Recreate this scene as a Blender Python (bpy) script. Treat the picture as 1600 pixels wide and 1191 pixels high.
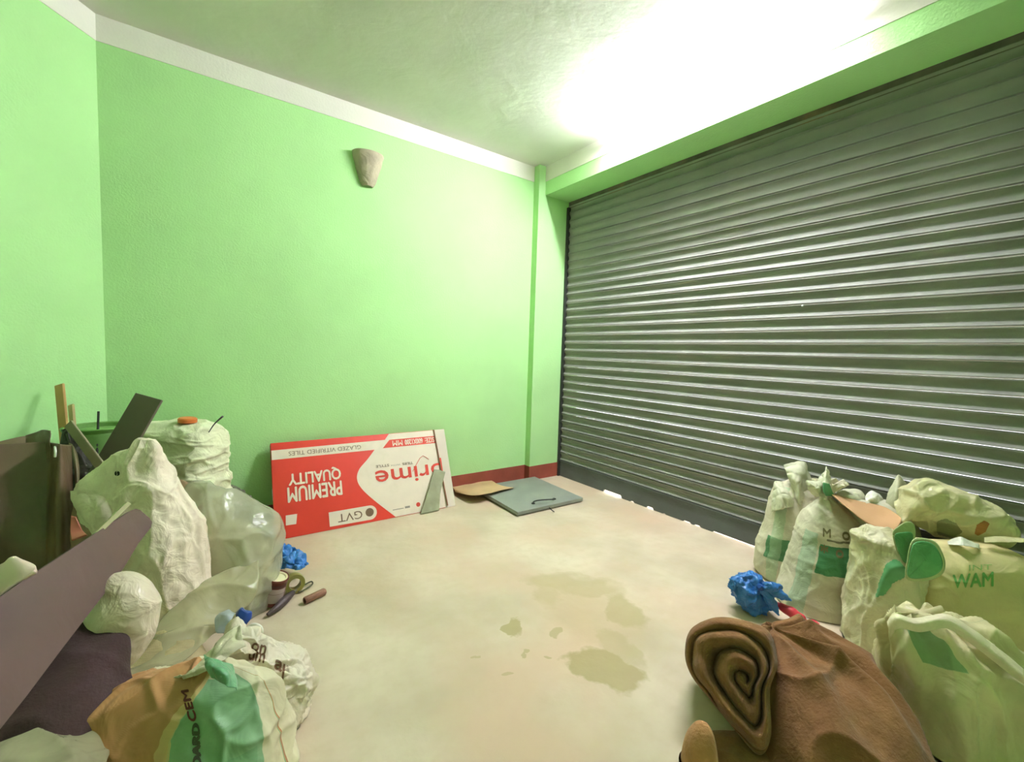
import bpy, bmesh, math, random
import numpy as np
from mathutils import Vector, Matrix, noise
from mathutils.bvhtree import BVHTree

random.seed(7)
SC = bpy.context.scene
COL = SC.collection
for o in list(bpy.data.objects):
    bpy.data.objects.remove(o)

# ------------------------------------------------------------------ camera, world, exposure
CAM = Vector((-2.8543, -3.2022, 1.19))
YAW, PITCH, ROLL, FPX = 0.6242, -0.0666, 0.0312, 681.17
_cy, _sy, _cp, _sp = math.cos(YAW), math.sin(YAW), math.cos(PITCH), math.sin(PITCH)
FWD = Vector((_sy*_cp, _cy*_cp, _sp))
_r = Vector((_cy, -_sy, 0)); _u = _r.cross(FWD)
RGT = _r*math.cos(ROLL) + _u*math.sin(ROLL)
UPV = -_r*math.sin(ROLL) + _u*math.cos(ROLL)
cd = bpy.data.cameras.new('camera'); co = bpy.data.objects.new('camera', cd); COL.objects.link(co)
cd.sensor_width = 36.0; cd.lens = 36.0*FPX/1600.0; cd.clip_start = 0.02
m = Matrix((RGT, UPV, -FWD)).transposed().to_4x4(); m.translation = CAM
co.matrix_world = m
SC.camera = co

w = bpy.data.worlds.new('world'); SC.world = w; w.use_nodes = True
bg = w.node_tree.nodes['Background']
bg.inputs[0].default_value = (0.95, 0.97, 1.0, 1); bg.inputs[1].default_value = 3.0

SC.view_settings.view_transform = 'Standard'
SC.view_settings.look = 'None'
SC.view_settings.gamma = 1.0
SC.view_settings.use_curve_mapping = False
SC.view_settings.exposure = 1.85
TUBE_STRENGTH = 150.0

RH = Vector((RGT.x, RGT.y, 0)).normalized()      # level, to the right of the view
FH = Vector((FWD.x, FWD.y, 0)).normalized()      # level, away from the viewer
Z = Vector((0, 0, 1))

def W(px, py, d):
    """a point d metres deep in the room, given where the survey photograph shows it"""
    return CAM + (FWD + RGT*((px-800)/FPX) - UPV*((py-595.5)/FPX))*d

def G(px, d, z=0.0):
    """a point on the floor (or at height z), d metres deep"""
    dd = FWD + RGT*((px-800)/FPX)
    # solve py so that height is z
    t = (CAM.z + (dd.z)*d - z)/(UPV.z*d)
    p = CAM + (dd - UPV*t)*d
    return p

# ------------------------------------------------------------------ materials
def _nodes(name):
    m = bpy.data.materials.new(name); m.use_nodes = True
    nt = m.node_tree
    return m, nt, nt.nodes, nt.links, nt.nodes['Principled BSDF']

def lin(r, g, b):
    f = lambda c: (c/255/12.92) if c/255 <= 0.04045 else ((c/255+0.055)/1.055)**2.4
    return (f(r), f(g), f(b), 1)

def mat(name, rgb, rough=0.6, var=0.08, vscale=6.0, bump=0.0, bscale=40.0, metal=0.0, spec=0.5,
        dirt=None, dscale=3.0, damt=0.5, alpha=1.0, transl=0.0, bump2=0.0, b2scale=8.0, weave=0.0, sheen=0.0, detail=6.0):
    m, nt, N, L, P = _nodes(name)
    tc = N.new('ShaderNodeTexCoord')
    no = N.new('ShaderNodeTexNoise'); no.inputs['Scale'].default_value = vscale; no.inputs['Detail'].default_value = detail
    L.new(tc.outputs['Object'], no.inputs['Vector'])
    base = lin(*rgb)
    mx = N.new('ShaderNodeMix'); mx.data_type = 'RGBA'
    mx.inputs[6].default_value = tuple(c*(1-var) for c in base[:3])+(1,)
    mx.inputs[7].default_value = tuple(min(1, c*(1+var)) for c in base[:3])+(1,)
    rp = N.new('ShaderNodeMapRange'); rp.inputs[1].default_value = 0.35; rp.inputs[2].default_value = 0.65
    L.new(no.outputs['Fac'], rp.inputs[0]); L.new(rp.outputs[0], mx.inputs[0])
    col = mx.outputs[2]
    if dirt:
        n2 = N.new('ShaderNodeTexNoise'); n2.inputs['Scale'].default_value = dscale; n2.inputs['Detail'].default_value = 8
        n2.inputs['Roughness'].default_value = 0.65
        L.new(tc.outputs['Object'], n2.inputs['Vector'])
        r2 = N.new('ShaderNodeMapRange'); r2.inputs[1].default_value = 0.5; r2.inputs[2].default_value = 0.72
        r2.inputs[4].default_value = damt
        L.new(n2.outputs['Fac'], r2.inputs[0])
        m2 = N.new('ShaderNodeMix'); m2.data_type = 'RGBA'
        m2.inputs[7].default_value = lin(*dirt)
        L.new(col, m2.inputs[6]); L.new(r2.outputs[0], m2.inputs[0]); col = m2.outputs[2]
    L.new(col, P.inputs['Base Color'])
    P.inputs['Roughness'].default_value = rough
    P.inputs['Metallic'].default_value = metal
    P.inputs['Specular IOR Level'].default_value = spec
    if sheen: P.inputs['Sheen Weight'].default_value = sheen
    prev = None
    def addbump(tex_out, strength, dist):
        nonlocal prev
        b = N.new('ShaderNodeBump'); b.inputs['Strength'].default_value = strength; b.inputs['Distance'].default_value = dist
        L.new(tex_out, b.inputs['Height'])
        if prev: L.new(prev, b.inputs['Normal'])
        prev = b.outputs[0]
    if bump:
        nb = N.new('ShaderNodeTexNoise'); nb.inputs['Scale'].default_value = bscale; nb.inputs['Detail'].default_value = 5
        L.new(tc.outputs['Object'], nb.inputs['Vector']); addbump(nb.outputs['Fac'], bump, 0.01)
    if bump2:
        nb = N.new('ShaderNodeTexNoise'); nb.inputs['Scale'].default_value = b2scale; nb.inputs['Detail'].default_value = 3
        nb.inputs['Distortion'].default_value = 1.0
        L.new(tc.outputs['Object'], nb.inputs['Vector']); addbump(nb.outputs['Fac'], bump2, 0.03)
    if weave:
        for dr in ('X', 'Z'):
            wv = N.new('ShaderNodeTexWave'); wv.bands_direction = dr; wv.inputs['Scale'].default_value = 130
            wv.inputs['Distortion'].default_value = 0.6
            L.new(tc.outputs['Object'], wv.inputs['Vector']); addbump(wv.outputs['Fac'], weave, 0.002)
    if prev: L.new(prev, P.inputs['Normal'])
    out = N['Material Output']; sh = P.outputs[0]
    if transl:
        tr = N.new('ShaderNodeBsdfTranslucent'); L.new(col, tr.inputs[0])
        ms = N.new('ShaderNodeMixShader'); ms.inputs[0].default_value = transl
        L.new(sh, ms.inputs[1]); L.new(tr.outputs[0], ms.inputs[2]); sh = ms.outputs[0]
    if alpha < 1:
        tp = N.new('ShaderNodeBsdfTransparent'); tp.inputs[0].default_value = (0.93, 0.96, 0.93, 1)
        ms = N.new('ShaderNodeMixShader'); ms.inputs[0].default_value = alpha
        L.new(tp.outputs[0], ms.inputs[1]); L.new(sh, ms.inputs[2]); sh = ms.outputs[0]
    L.new(sh, out.inputs[0])
    m['col'] = 1
    return m

def printed(m, regions):
    """flat print in UV space: regions = (u0,u1,v0,v1,rgb[,wobble])"""
    nt = m.node_tree; N = nt.nodes; L = nt.links; P = N['Principled BSDF']
    uv = N.new('ShaderNodeUVMap'); sp = N.new('ShaderNodeSeparateXYZ')
    tc = N.new('ShaderNodeTexCoord'); nz = N.new('ShaderNodeTexNoise'); nz.inputs['Scale'].default_value = 25
    L.new(tc.outputs['Object'], nz.inputs['Vector'])
    vm = N.new('ShaderNodeVectorMath'); vm.operation = 'SUBTRACT'; vm.inputs[1].default_value = (.5, .5, .5)
    L.new(nz.outputs['Color'], vm.inputs[0])
    vs = N.new('ShaderNodeVectorMath'); vs.operation = 'SCALE'; vs.inputs['Scale'].default_value = 0.018
    L.new(vm.outputs[0], vs.inputs[0])
    va = N.new('ShaderNodeVectorMath'); va.operation = 'ADD'
    L.new(uv.outputs[0], va.inputs[0]); L.new(vs.outputs[0], va.inputs[1]); L.new(va.outputs[0], sp.inputs[0])
    col = P.inputs['Base Color'].links[0].from_socket
    def cmp(sock, v, op):
        n = N.new('ShaderNodeMath'); n.operation = op; n.inputs[1].default_value = v; L.new(sock, n.inputs[0]); return n.outputs[0]
    def mul(a, b):
        n = N.new('ShaderNodeMath'); n.operation = 'MULTIPLY'; L.new(a, n.inputs[0])
        if isinstance(b, float): n.inputs[1].default_value = b
        else: L.new(b, n.inputs[1])
        return n.outputs[0]
    for u0, u1, v0, v1, rgb, k in regions:
        f = mul(mul(cmp(sp.outputs[0], u0, 'GREATER_THAN'), cmp(sp.outputs[0], u1, 'LESS_THAN')),
                mul(cmp(sp.outputs[1], v0, 'GREATER_THAN'), cmp(sp.outputs[1], v1, 'LESS_THAN')))
        f = mul(f, float(k))
        mx = N.new('ShaderNodeMix'); mx.data_type = 'RGBA'; mx.inputs[7].default_value = lin(*rgb)
        L.new(col, mx.inputs[6]); L.new(f, mx.inputs[0]); col = mx.outputs[2]
    L.new(col, P.inputs['Base Color'])
    for n in N:
        if n.type == 'BSDF_TRANSLUCENT': L.new(col, n.inputs[0])
    return m

# ------------------------------------------------------------------ object helpers
def pr(o, label=None, cat=None, group=None, kind=None):
    if label: o['label'] = label
    if cat: o['category'] = cat
    if group: o['group'] = group
    if kind: o['kind'] = kind
    return o

def empty(name, loc, label, cat, group=None):
    o = bpy.data.objects.new(name, None); COL.objects.link(o); o.location = loc; o.empty_display_size = 0.05
    return pr(o, label, cat, group)

def link(name, me, material, parent=None, smooth=True, autos=None):
    """mesh in world coordinates -> object (origin moved to its base, or parented)"""
    if material is not None:
        for mm in (material if isinstance(material, (list, tuple)) else [material]): me.materials.append(mm)
    if smooth:
        me.polygons.foreach_set('use_smooth', [True]*len(me.polygons))
        if autos is not None: me.set_sharp_from_angle(angle=math.radians(autos))
    o = bpy.data.objects.new(name, me); COL.objects.link(o)
    co_ = np.empty(len(me.vertices)*3); me.vertices.foreach_get('co', co_); co_ = co_.reshape(-1, 3)
    c = Vector(((co_[:, 0].min()+co_[:, 0].max())/2, (co_[:, 1].min()+co_[:, 1].max())/2, co_[:, 2].min()))
    me.transform(Matrix.Translation(-c)); me.update()
    if parent is None:
        o.location = c
    else:
        pl = Vector((0, 0, 0)); q = parent
        while q is not None: pl += q.location; q = q.parent
        o.parent = parent; o.location = c-pl
    return o

def me_from(verts, faces, uvs=None, name='m'):
    me = bpy.data.meshes.new(name); me.from_pydata([tuple(v) for v in verts], [], faces); me.update()
    if uvs is not None:
        ul = me.uv_layers.new(name='UVMap')
        li = np.empty(len(me.loops), dtype=np.int32); me.loops.foreach_get('vertex_index', li)
        ul.data.foreach_set('uv', np.asarray(uvs, dtype=np.float32)[li].ravel())
    return me

def bm_me(bm, name='m'):
    bmesh.ops.recalc_face_normals(bm, faces=bm.faces)
    me = bpy.data.meshes.new(name); bm.to_mesh(me); bm.free(); return me

def bevel(bm, r, seg=2):
    bmesh.ops.bevel(bm, geom=list(bm.edges), offset=r, segments=seg, profile=0.6, affect='EDGES')

def box_bm(x0, y0, z0, x1, y1, z1, r=0.0, seg=2):
    bm = bmesh.new(); bmesh.ops.create_cube(bm, size=1)
    for v in bm.verts:
        v.co = Vector((x0+(v.co.x+.5)*(x1-x0), y0+(v.co.y+.5)*(y1-y0), z0+(v.co.z+.5)*(z1-z0)))
    if r: bevel(bm, r, seg)
    return bm

def box(name, a, b, material, parent=None, r=0.0):
    return link(name, bm_me(box_bm(*a, *b, r)), material, parent, smooth=bool(r), autos=35 if r else None)

def cr(P, n, closed=False):
    """Catmull-Rom resample of rows P[k,...] to n rows"""
    P = np.asarray(P, float); k = len(P)
    if closed:
        t = np.linspace(0, k, n, endpoint=False); i = np.floor(t).astype(int); f = t-i
        g = lambda j: P[(i+j) % k]
    else:
        t = np.linspace(0, k-1, n); i = np.minimum(np.floor(t).astype(int), k-2); f = t-i
        E = np.concatenate([[2*P[0]-P[1]], P, [2*P[-1]-P[-2]]])
        g = lambda j: E[i+j+1]
    f = f.reshape((-1,)+(1,)*(P.ndim-1))
    p0, p1, p2, p3 = g(-1), g(0), g(1), g(2)
    return 0.5*(2*p1+(p2-p0)*f+(2*p0-5*p1+4*p2-p3)*f**2+(3*p1-p0-3*p2+p3)*f**3)

def normals(Gd, closed):
    if closed: du = np.roll(Gd, -1, 1)-np.roll(Gd, 1, 1)
    else: du = np.gradient(Gd, axis=1)
    dv = np.gradient(Gd, axis=0)
    n = np.cross(du, dv); l = np.linalg.norm(n, axis=2, keepdims=True); l[l < 1e-9] = 1
    return n/l

def nvec(p):
    return Vector((noise.noise(p+Vector((31.7, 5.1, 12.9))), noise.noise(p+Vector((-8.3, 47.2, 3.3))), noise.noise(p+Vector((14.1, -22.6, 61.4)))))

def field(P, layers, seed=0.0):
    """crumple height field. layers: (kind, scale or (sx,sy,sz), amp)"""
    shp = P.shape[:2]; out = np.zeros(shp); Q = P.reshape(-1, 3)
    o = out.ravel()
    for kind, s, a in layers:
        s = (s, s, s) if not isinstance(s, tuple) else s
        R = Q*np.array(s)+seed*7.31
        if kind == 'n':
            o += a*np.array([noise.noise(Vector(p)) for p in R])
        elif kind == 'r':       # thin raised folds
            o += a*np.array([(1-abs(noise.noise(Vector(p)))*2.2)**3 if abs(noise.noise(Vector(p))) < .45 else 0 for p in R])
        elif kind == 'v':       # flat facets between sharp creases
            for i, p in enumerate(R):
                w_ = nvec(Vector(p)*0.7)*0.5
                d = noise.voronoi(Vector(p)+w_)[0]
                o[i] += a*(d[0]-0.5)
        elif kind == 'e':       # pinched valleys along cell edges
            for i, p in enumerate(R):
                w_ = nvec(Vector(p)*0.9)*0.6
                d = noise.voronoi(Vector(p)+w_)[0]
                o[i] += a*max(0, 1-(d[1]-d[0])*4.0)**1.3
    return o.reshape(shp)

def grid_me(Gd, closed=False, cap0=False, cap1=False, name='m'):
    nv, nu = Gd.shape[:2]
    V = [tuple(p) for p in Gd.reshape(-1, 3)]
    uv = [(j/(nu if closed else nu-1), i/(nv-1)) for i in range(nv) for j in range(nu)]
    F = []
    for i in range(nv-1):
        for j in range(nu if closed else nu-1):
            a = i*nu+j; b = i*nu+(j+1) % nu
            F.append((a, b, b+nu, a+nu))
    if cap0:
        V.append(tuple(Gd[0].mean(0))); uv.append((.5, 0)); c = len(V)-1
        F += [(c, (j+1) % nu, j) for j in range(nu)]
    if cap1:
        V.append(tuple(Gd[-1].mean(0))); uv.append((.5, 1)); c = len(V)-1; s = (nv-1)*nu
        F += [(c, s+j, s+(j+1) % nu) for j in range(nu)]
    return me_from(V, F, uv, name)

def loft_grid(rings, nu=120, nv=110, A=None, B=None, layers=(), seed=0.0, pleat=None, zfloor=0.004, lean=None):
    """rings: (centre, ra, rb, squareness). th=0 right, th=90deg toward viewer."""
    A = RH if A is None else A; B = -FH if B is None else B
    C = np.array([[*r[0], r[1], r[2], r[3]] for r in rings]); C = cr(C, nv)
    th = np.linspace(0, 2*np.pi, nu, endpoint=False)
    Gd = np.zeros((nv, nu, 3)); A_, B_ = np.array(A), np.array(B)
    for i in range(nv):
        e = 2/max(1.5, C[i, 5]); c, s = np.cos(th), np.sin(th)
        x = np.sign(c)*np.abs(c)**e*max(C[i, 3], 1e-3); y = np.sign(s)*np.abs(s)**e*max(C[i, 4], 1e-3)
        Gd[i] = C[i, :3]+np.outer(x, A_)+np.outer(y, B_)
    Nn = normals(Gd, True)
    H = field(Gd, layers, seed) if layers else np.zeros(Gd.shape[:2])
    if pleat:
        k, v0, v1, amp = pleat
        v = np.linspace(0, 1, nv)[:, None]
        wgt = np.clip((v-v0)/(v1-v0), 0, 1)**1.5
        ph = np.array([[noise.noise(Vector((math.cos(t)*1.3, math.sin(t)*1.3, seed+vv*1.5)))*4 for t in th] for vv in v[:, 0]])
        rr = C[:, 3:4]
        H += wgt*amp*np.cos(k*th[None, :]+ph)*np.clip(rr/0.1, .25, 1.2)
    # outward normals
    ctr = C[:, None, :3]
    sgn = np.sign(((Gd-ctr)*Nn).sum(2).sum()); Gd = Gd+Nn*sgn*H[..., None]
    if zfloor is not None: Gd[..., 2] = np.maximum(Gd[..., 2], zfloor)
    return Gd

def loft(name, rings, material, parent=None, cap=(True, True), thick=0.0, **k):
    Gd = loft_grid(rings, **k)
    me = grid_me(Gd, True, *cap)
    bm = bmesh.new(); bm.from_mesh(me); bmesh.ops.recalc_face_normals(bm, faces=bm.faces); bm.to_mesh(me); bm.free()
    o = link(name, me, material, parent)
    if thick:
        s = o.modifiers.new('s', 'SOLIDIFY'); s.thickness = thick
    return o

def sheet(name, ctrl, material, parent=None, nu=80, nv=80, layers=(), seed=0.0, thick=0.003, zfloor=None, edge=None, offset=0.0):
    Gd = cr(np.array([[tuple(p) for p in row] for row in ctrl]), nv)
    Gd = np.swapaxes(cr(np.swapaxes(Gd, 0, 1), nu), 0, 1)
    if layers:
        Gd = Gd+normals(Gd, False)*field(Gd, layers, seed)[..., None]
    if edge:      # ragged edge: pull border points inwards a little
        for j in range(nu):
            for i, s in ((0, 1), (nv-1, -1)):
                Gd[i, j] += (Gd[i+s, j]-Gd[i, j])*edge*(0.5+noise.noise(Vector(Gd[i, j])*25+Vector((seed, 0, 0))))
    if zfloor is not None: Gd[..., 2] = np.maximum(Gd[..., 2], zfloor)
    o = link(name, grid_me(Gd), material, parent)
    if thick:
        s = o.modifiers.new('s', 'SOLIDIFY'); s.thickness = thick; s.offset = offset
    return o

def tube(name, pts, rad, material, parent=None, n=14, k=6, layers=(), seed=0., closed=False):
    """swept round bar, rad scalar or per point"""
    P = np.array([tuple(p) for p in pts])
    R = np.array(rad if isinstance(rad, (list, tuple)) else [rad]*len(P), float)
    m_ = max(2, (len(P))*k)
    PR = cr(np.concatenate([P, R[:, None]], 1), m_, closed)
    P, R = PR[:, :3], np.maximum(PR[:, 3], 1e-4)
    T = (np.roll(P, -1, 0)-np.roll(P, 1, 0)) if closed else np.gradient(P, axis=0)
    up = np.array((0.13, 0.21, 1.0)); Gd = np.zeros((m_, n, 3))
    for i in range(m_):
        t = T[i]/np.linalg.norm(T[i]); a = np.cross(t, up)
        if np.linalg.norm(a) < .2: a = np.cross(t, (1, 0, 0))
        a /= np.linalg.norm(a); b = np.cross(a, t)
        th = np.linspace(0, 2*np.pi, n, endpoint=False)
        Gd[i] = P[i]+R[i]*(np.outer(np.cos(th), a)+np.outer(np.sin(th), b))
    if layers: Gd = Gd+normals(Gd, True)*field(Gd, layers, seed)[..., None]
    if closed:
        Gd = np.concatenate([Gd, Gd[:1]]); me = grid_me(Gd, True)
    else: me = grid_me(Gd, True, True, True)
    bm = bmesh.new(); bm.from_mesh(me); bmesh.ops.remove_doubles(bm, verts=bm.verts, dist=1e-6)
    bmesh.ops.recalc_face_normals(bm, faces=bm.faces); bm.to_mesh(me); bm.free()
    return link(name, me, material, parent, autos=50)

def lathe(name, prof, base, axis, material, parent=None, n=48, autos=40):
    """prof: (r, h) along axis from base"""
    axis = Vector(axis).normalized(); a = axis.orthogonal().normalized(); b = axis.cross(a)
    Gd = np.zeros((len(prof), n, 3)); th = np.linspace(0, 2*np.pi, n, endpoint=False)
    for i, (r, h) in enumerate(prof):
        Gd[i] = np.array(base+axis*h)+max(r, 1e-4)*(np.outer(np.cos(th), np.array(a))+np.outer(np.sin(th), np.array(b)))
    me = grid_me(Gd, True)
    bm = bmesh.new(); bm.from_mesh(me); bmesh.ops.remove_doubles(bm, verts=bm.verts, dist=2e-4)
    bmesh.ops.recalc_face_normals(bm, faces=bm.faces); bm.to_mesh(me); bm.free()
    return link(name, me, material, parent, autos=autos)

def plank(name, p0, p1, wdir, width, thick, material, parent=None, r=0.002, bend=0.0):
    """board whose axis runs p0->p1; wdir = direction of its width"""
    p0, p1 = Vector(p0), Vector(p1); ax = (p1-p0); L_ = ax.length; ax.normalize()
    wd = Vector(wdir); wd = (wd-ax*wd.dot(ax)).normalized(); nn = ax.cross(wd)
    bm = box_bm(0, -width/2, -thick/2, L_, width/2, thick/2)
    if bend:
        bmesh.ops.subdivide_edges(bm, edges=[e for e in bm.edges if abs((e.verts[0].co-e.verts[1].co).x) > L_*.9], cuts=10, use_grid_fill=True)
        for v in bm.verts: v.co.z += bend*math.sin(math.pi*v.co.x/L_)
    if r: bevel(bm, r, 1)
    M = Matrix((ax, wd, nn)).transposed().to_4x4(); M.translation = p0
    bm.transform(M)
    return link(name, bm_me(bm), material, parent, autos=30)

def poly(name, pts3, nrm, t, material, parent=None):
    """thin flat printed patch: polygon extruded by t along nrm"""
    nrm = Vector(nrm); n = len(pts3)
    V = [Vector(p) for p in pts3]+[Vector(p)+nrm*t for p in pts3]
    F = [list(range(n))[::-1], [n+i for i in range(n)]]+[[i, (i+1) % n, n+(i+1) % n, n+i] for i in range(n)]
    bm = bmesh.new(); vs = [bm.verts.new(v) for v in V]
    for f in F: bm.faces.new([vs[i] for i in f])
    return link(name, bm_me(bm), material, parent, smooth=False)

def text_me(s, bold=0.0, sub=0.0, spacing=1.0, res=3):
    cu = bpy.data.curves.new('t', 'FONT'); cu.body = s; cu.resolution_u = res
    cu.space_character = spacing; cu.extrude = 0.0
    o = bpy.data.objects.new('t', cu); COL.objects.link(o)
    bpy.context.view_layer.update()
    me = bpy.data.meshes.new_from_object(o.evaluated_get(bpy.context.evaluated_depsgraph_get()))
    bpy.data.objects.remove(o); bpy.data.curves.remove(cu)
    bm = bmesh.new(); bm.from_mesh(me)
    bmesh.ops.triangulate(bm, faces=bm.faces)
    if sub:
        for _ in range(4):
            lo = [e for e in bm.edges if e.calc_length() > sub]
            if not lo: break
            bmesh.ops.subdivide_edges(bm, edges=lo, cuts=1)
            bmesh.ops.triangulate(bm, faces=bm.faces)
    xs = [v.co.x for v in bm.verts]; ys = [v.co.y for v in bm.verts]
    x0, x1, y0, y1 = min(xs), max(xs), min(ys), max(ys)
    for v in bm.verts: v.co.x = (v.co.x-x0)/(x1-x0); v.co.y = (v.co.y-y0)/(y1-y0); v.co.z = 0
    if bold:        # heavier strokes: the same letters laid again a hair to each side
        src = bm.copy(); tmp = bpy.data.meshes.new('t')
        for ii, (dx, dy) in enumerate(((bold, 0), (-bold, 0), (0, bold*1.6), (0, -bold*1.6))):
            b2 = src.copy()
            for v in b2.verts: v.co.x += dx*.35; v.co.y += dy*.8; v.co.z = ii+1
            b2.to_mesh(tmp); b2.free(); bm.from_mesh(tmp)
        src.free(); bpy.data.meshes.remove(tmp)
    bm.to_mesh(me); bm.free(); return me

def place_text(name, s, q, material, parent, bold=0.0, bvh=None, off=0.0015, sub=0.0, spacing=1.0, fn=None):
    """q = 4 world corners (origin, x-end, opposite, y-end) of the text box; projected on a surface when bvh is given"""
    me = text_me(s, bold, sub, spacing)
    q = [Vector(p) for p in q]
    for v in me.vertices:
        a, b, ly = v.co.x, v.co.y, v.co.z
        p = q[0]*(1-a)*(1-b)+q[1]*a*(1-b)+q[2]*a*b+q[3]*(1-a)*b
        if bvh is not None:
            d = (p-CAM).normalized(); h = bvh.ray_cast(CAM, d)
            if h[0] is not None: p = h[0]-d*off
            else: p = p
        v.co = p+(CAM-p).normalized()*(.00022*ly)
    return link(name, me, material, parent, smooth=False)

def bvh_of(o):
    me = o.data; off = Vector((0, 0, 0)); q = o
    while q is not None: off += q.location; q = q.parent
    return BVHTree.FromPolygons([v.co+off for v in me.vertices], [list(p.vertices) for p in me.polygons])

def surf_poly(name, pts, o, material, parent, off=0.0015, n=26):
    """flat print of outline pts (photo px) laid on the surface of o"""
    bv = bvh_of(o)
    bm = bmesh.new()
    xs = [p[0] for p in pts]; ys = [p[1] for p in pts]
    def inside(x, y):
        c = False; j = len(pts)-1
        for i in range(len(pts)):
            if ((pts[i][1] > y) != (pts[j][1] > y)) and x < (pts[j][0]-pts[i][0])*(y-pts[i][1])/(pts[j][1]-pts[i][1])+pts[i][0]: c = not c
            j = i
        return c
    vs = {}
    x0, x1, y0, y1 = min(xs), max(xs), min(ys), max(ys)
    for i in range(n+1):
        for j in range(n+1):
            x = x0+(x1-x0)*i/n; y = y0+(y1-y0)*j/n
            d = (W(x, y, 1)-CAM).normalized(); h = bv.ray_cast(CAM, d)
            if inside(x, y) and h[0] is not None: vs[(i, j)] = bm.verts.new(h[0]-d*off)
    for i in range(n):
        for j in range(n):
            k = [(i, j), (i+1, j), (i+1, j+1), (i, j+1)]
            k = [vs[q] for q in k if q in vs]
            if len(k) >= 3 and max((a.co-b.co).length for a in k for b in k) < 0.06: bm.faces.new(k)
    return link(name, bm_me(bm), material, parent)

# ------------------------------------------------------------------ palette
WALL = mat('green_paint', (182, 230, 160), 0.75, 0.04, 1.6, bump=0.20, bscale=90, spec=0.25, bump2=0.06, b2scale=5)
WHITE_BAND = mat('white_paint', (236, 232, 222), 0.8, 0.03, 3, bump=0.15, bscale=80, spec=0.2)
CEIL = mat('ceiling_plaster', (226, 222, 216), 0.85, 0.04, 2, bump=0.12, bscale=22, spec=0.2, bump2=0.13, b2scale=4)
BASE = mat('red_oxide_paint', (150, 74, 58), 0.6, 0.12, 8, bump=0.1, bscale=60)
SLAT = mat('shutter_grey', (133, 134, 125), 0.68, 0.08, 2.5, dirt=(156, 152, 134), dscale=2.0, damt=0.3, bump=0.03, bscale=160, metal=0.0, spec=.2)
RAIL = mat('shutter_rail_grey', (92, 98, 98), 0.5, 0.1, 5, bump=0.1, bscale=50)
DARKSTEEL = mat('dark_steel', (48, 50, 46), 0.55, 0.1, 10)
LINTEL = mat('raw_lintel', (96, 88, 82), 0.8, 0.25, 9, bump=0.3, bscale=30, dirt=(172, 122, 92), dscale=1.4, damt=0.9)

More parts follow.
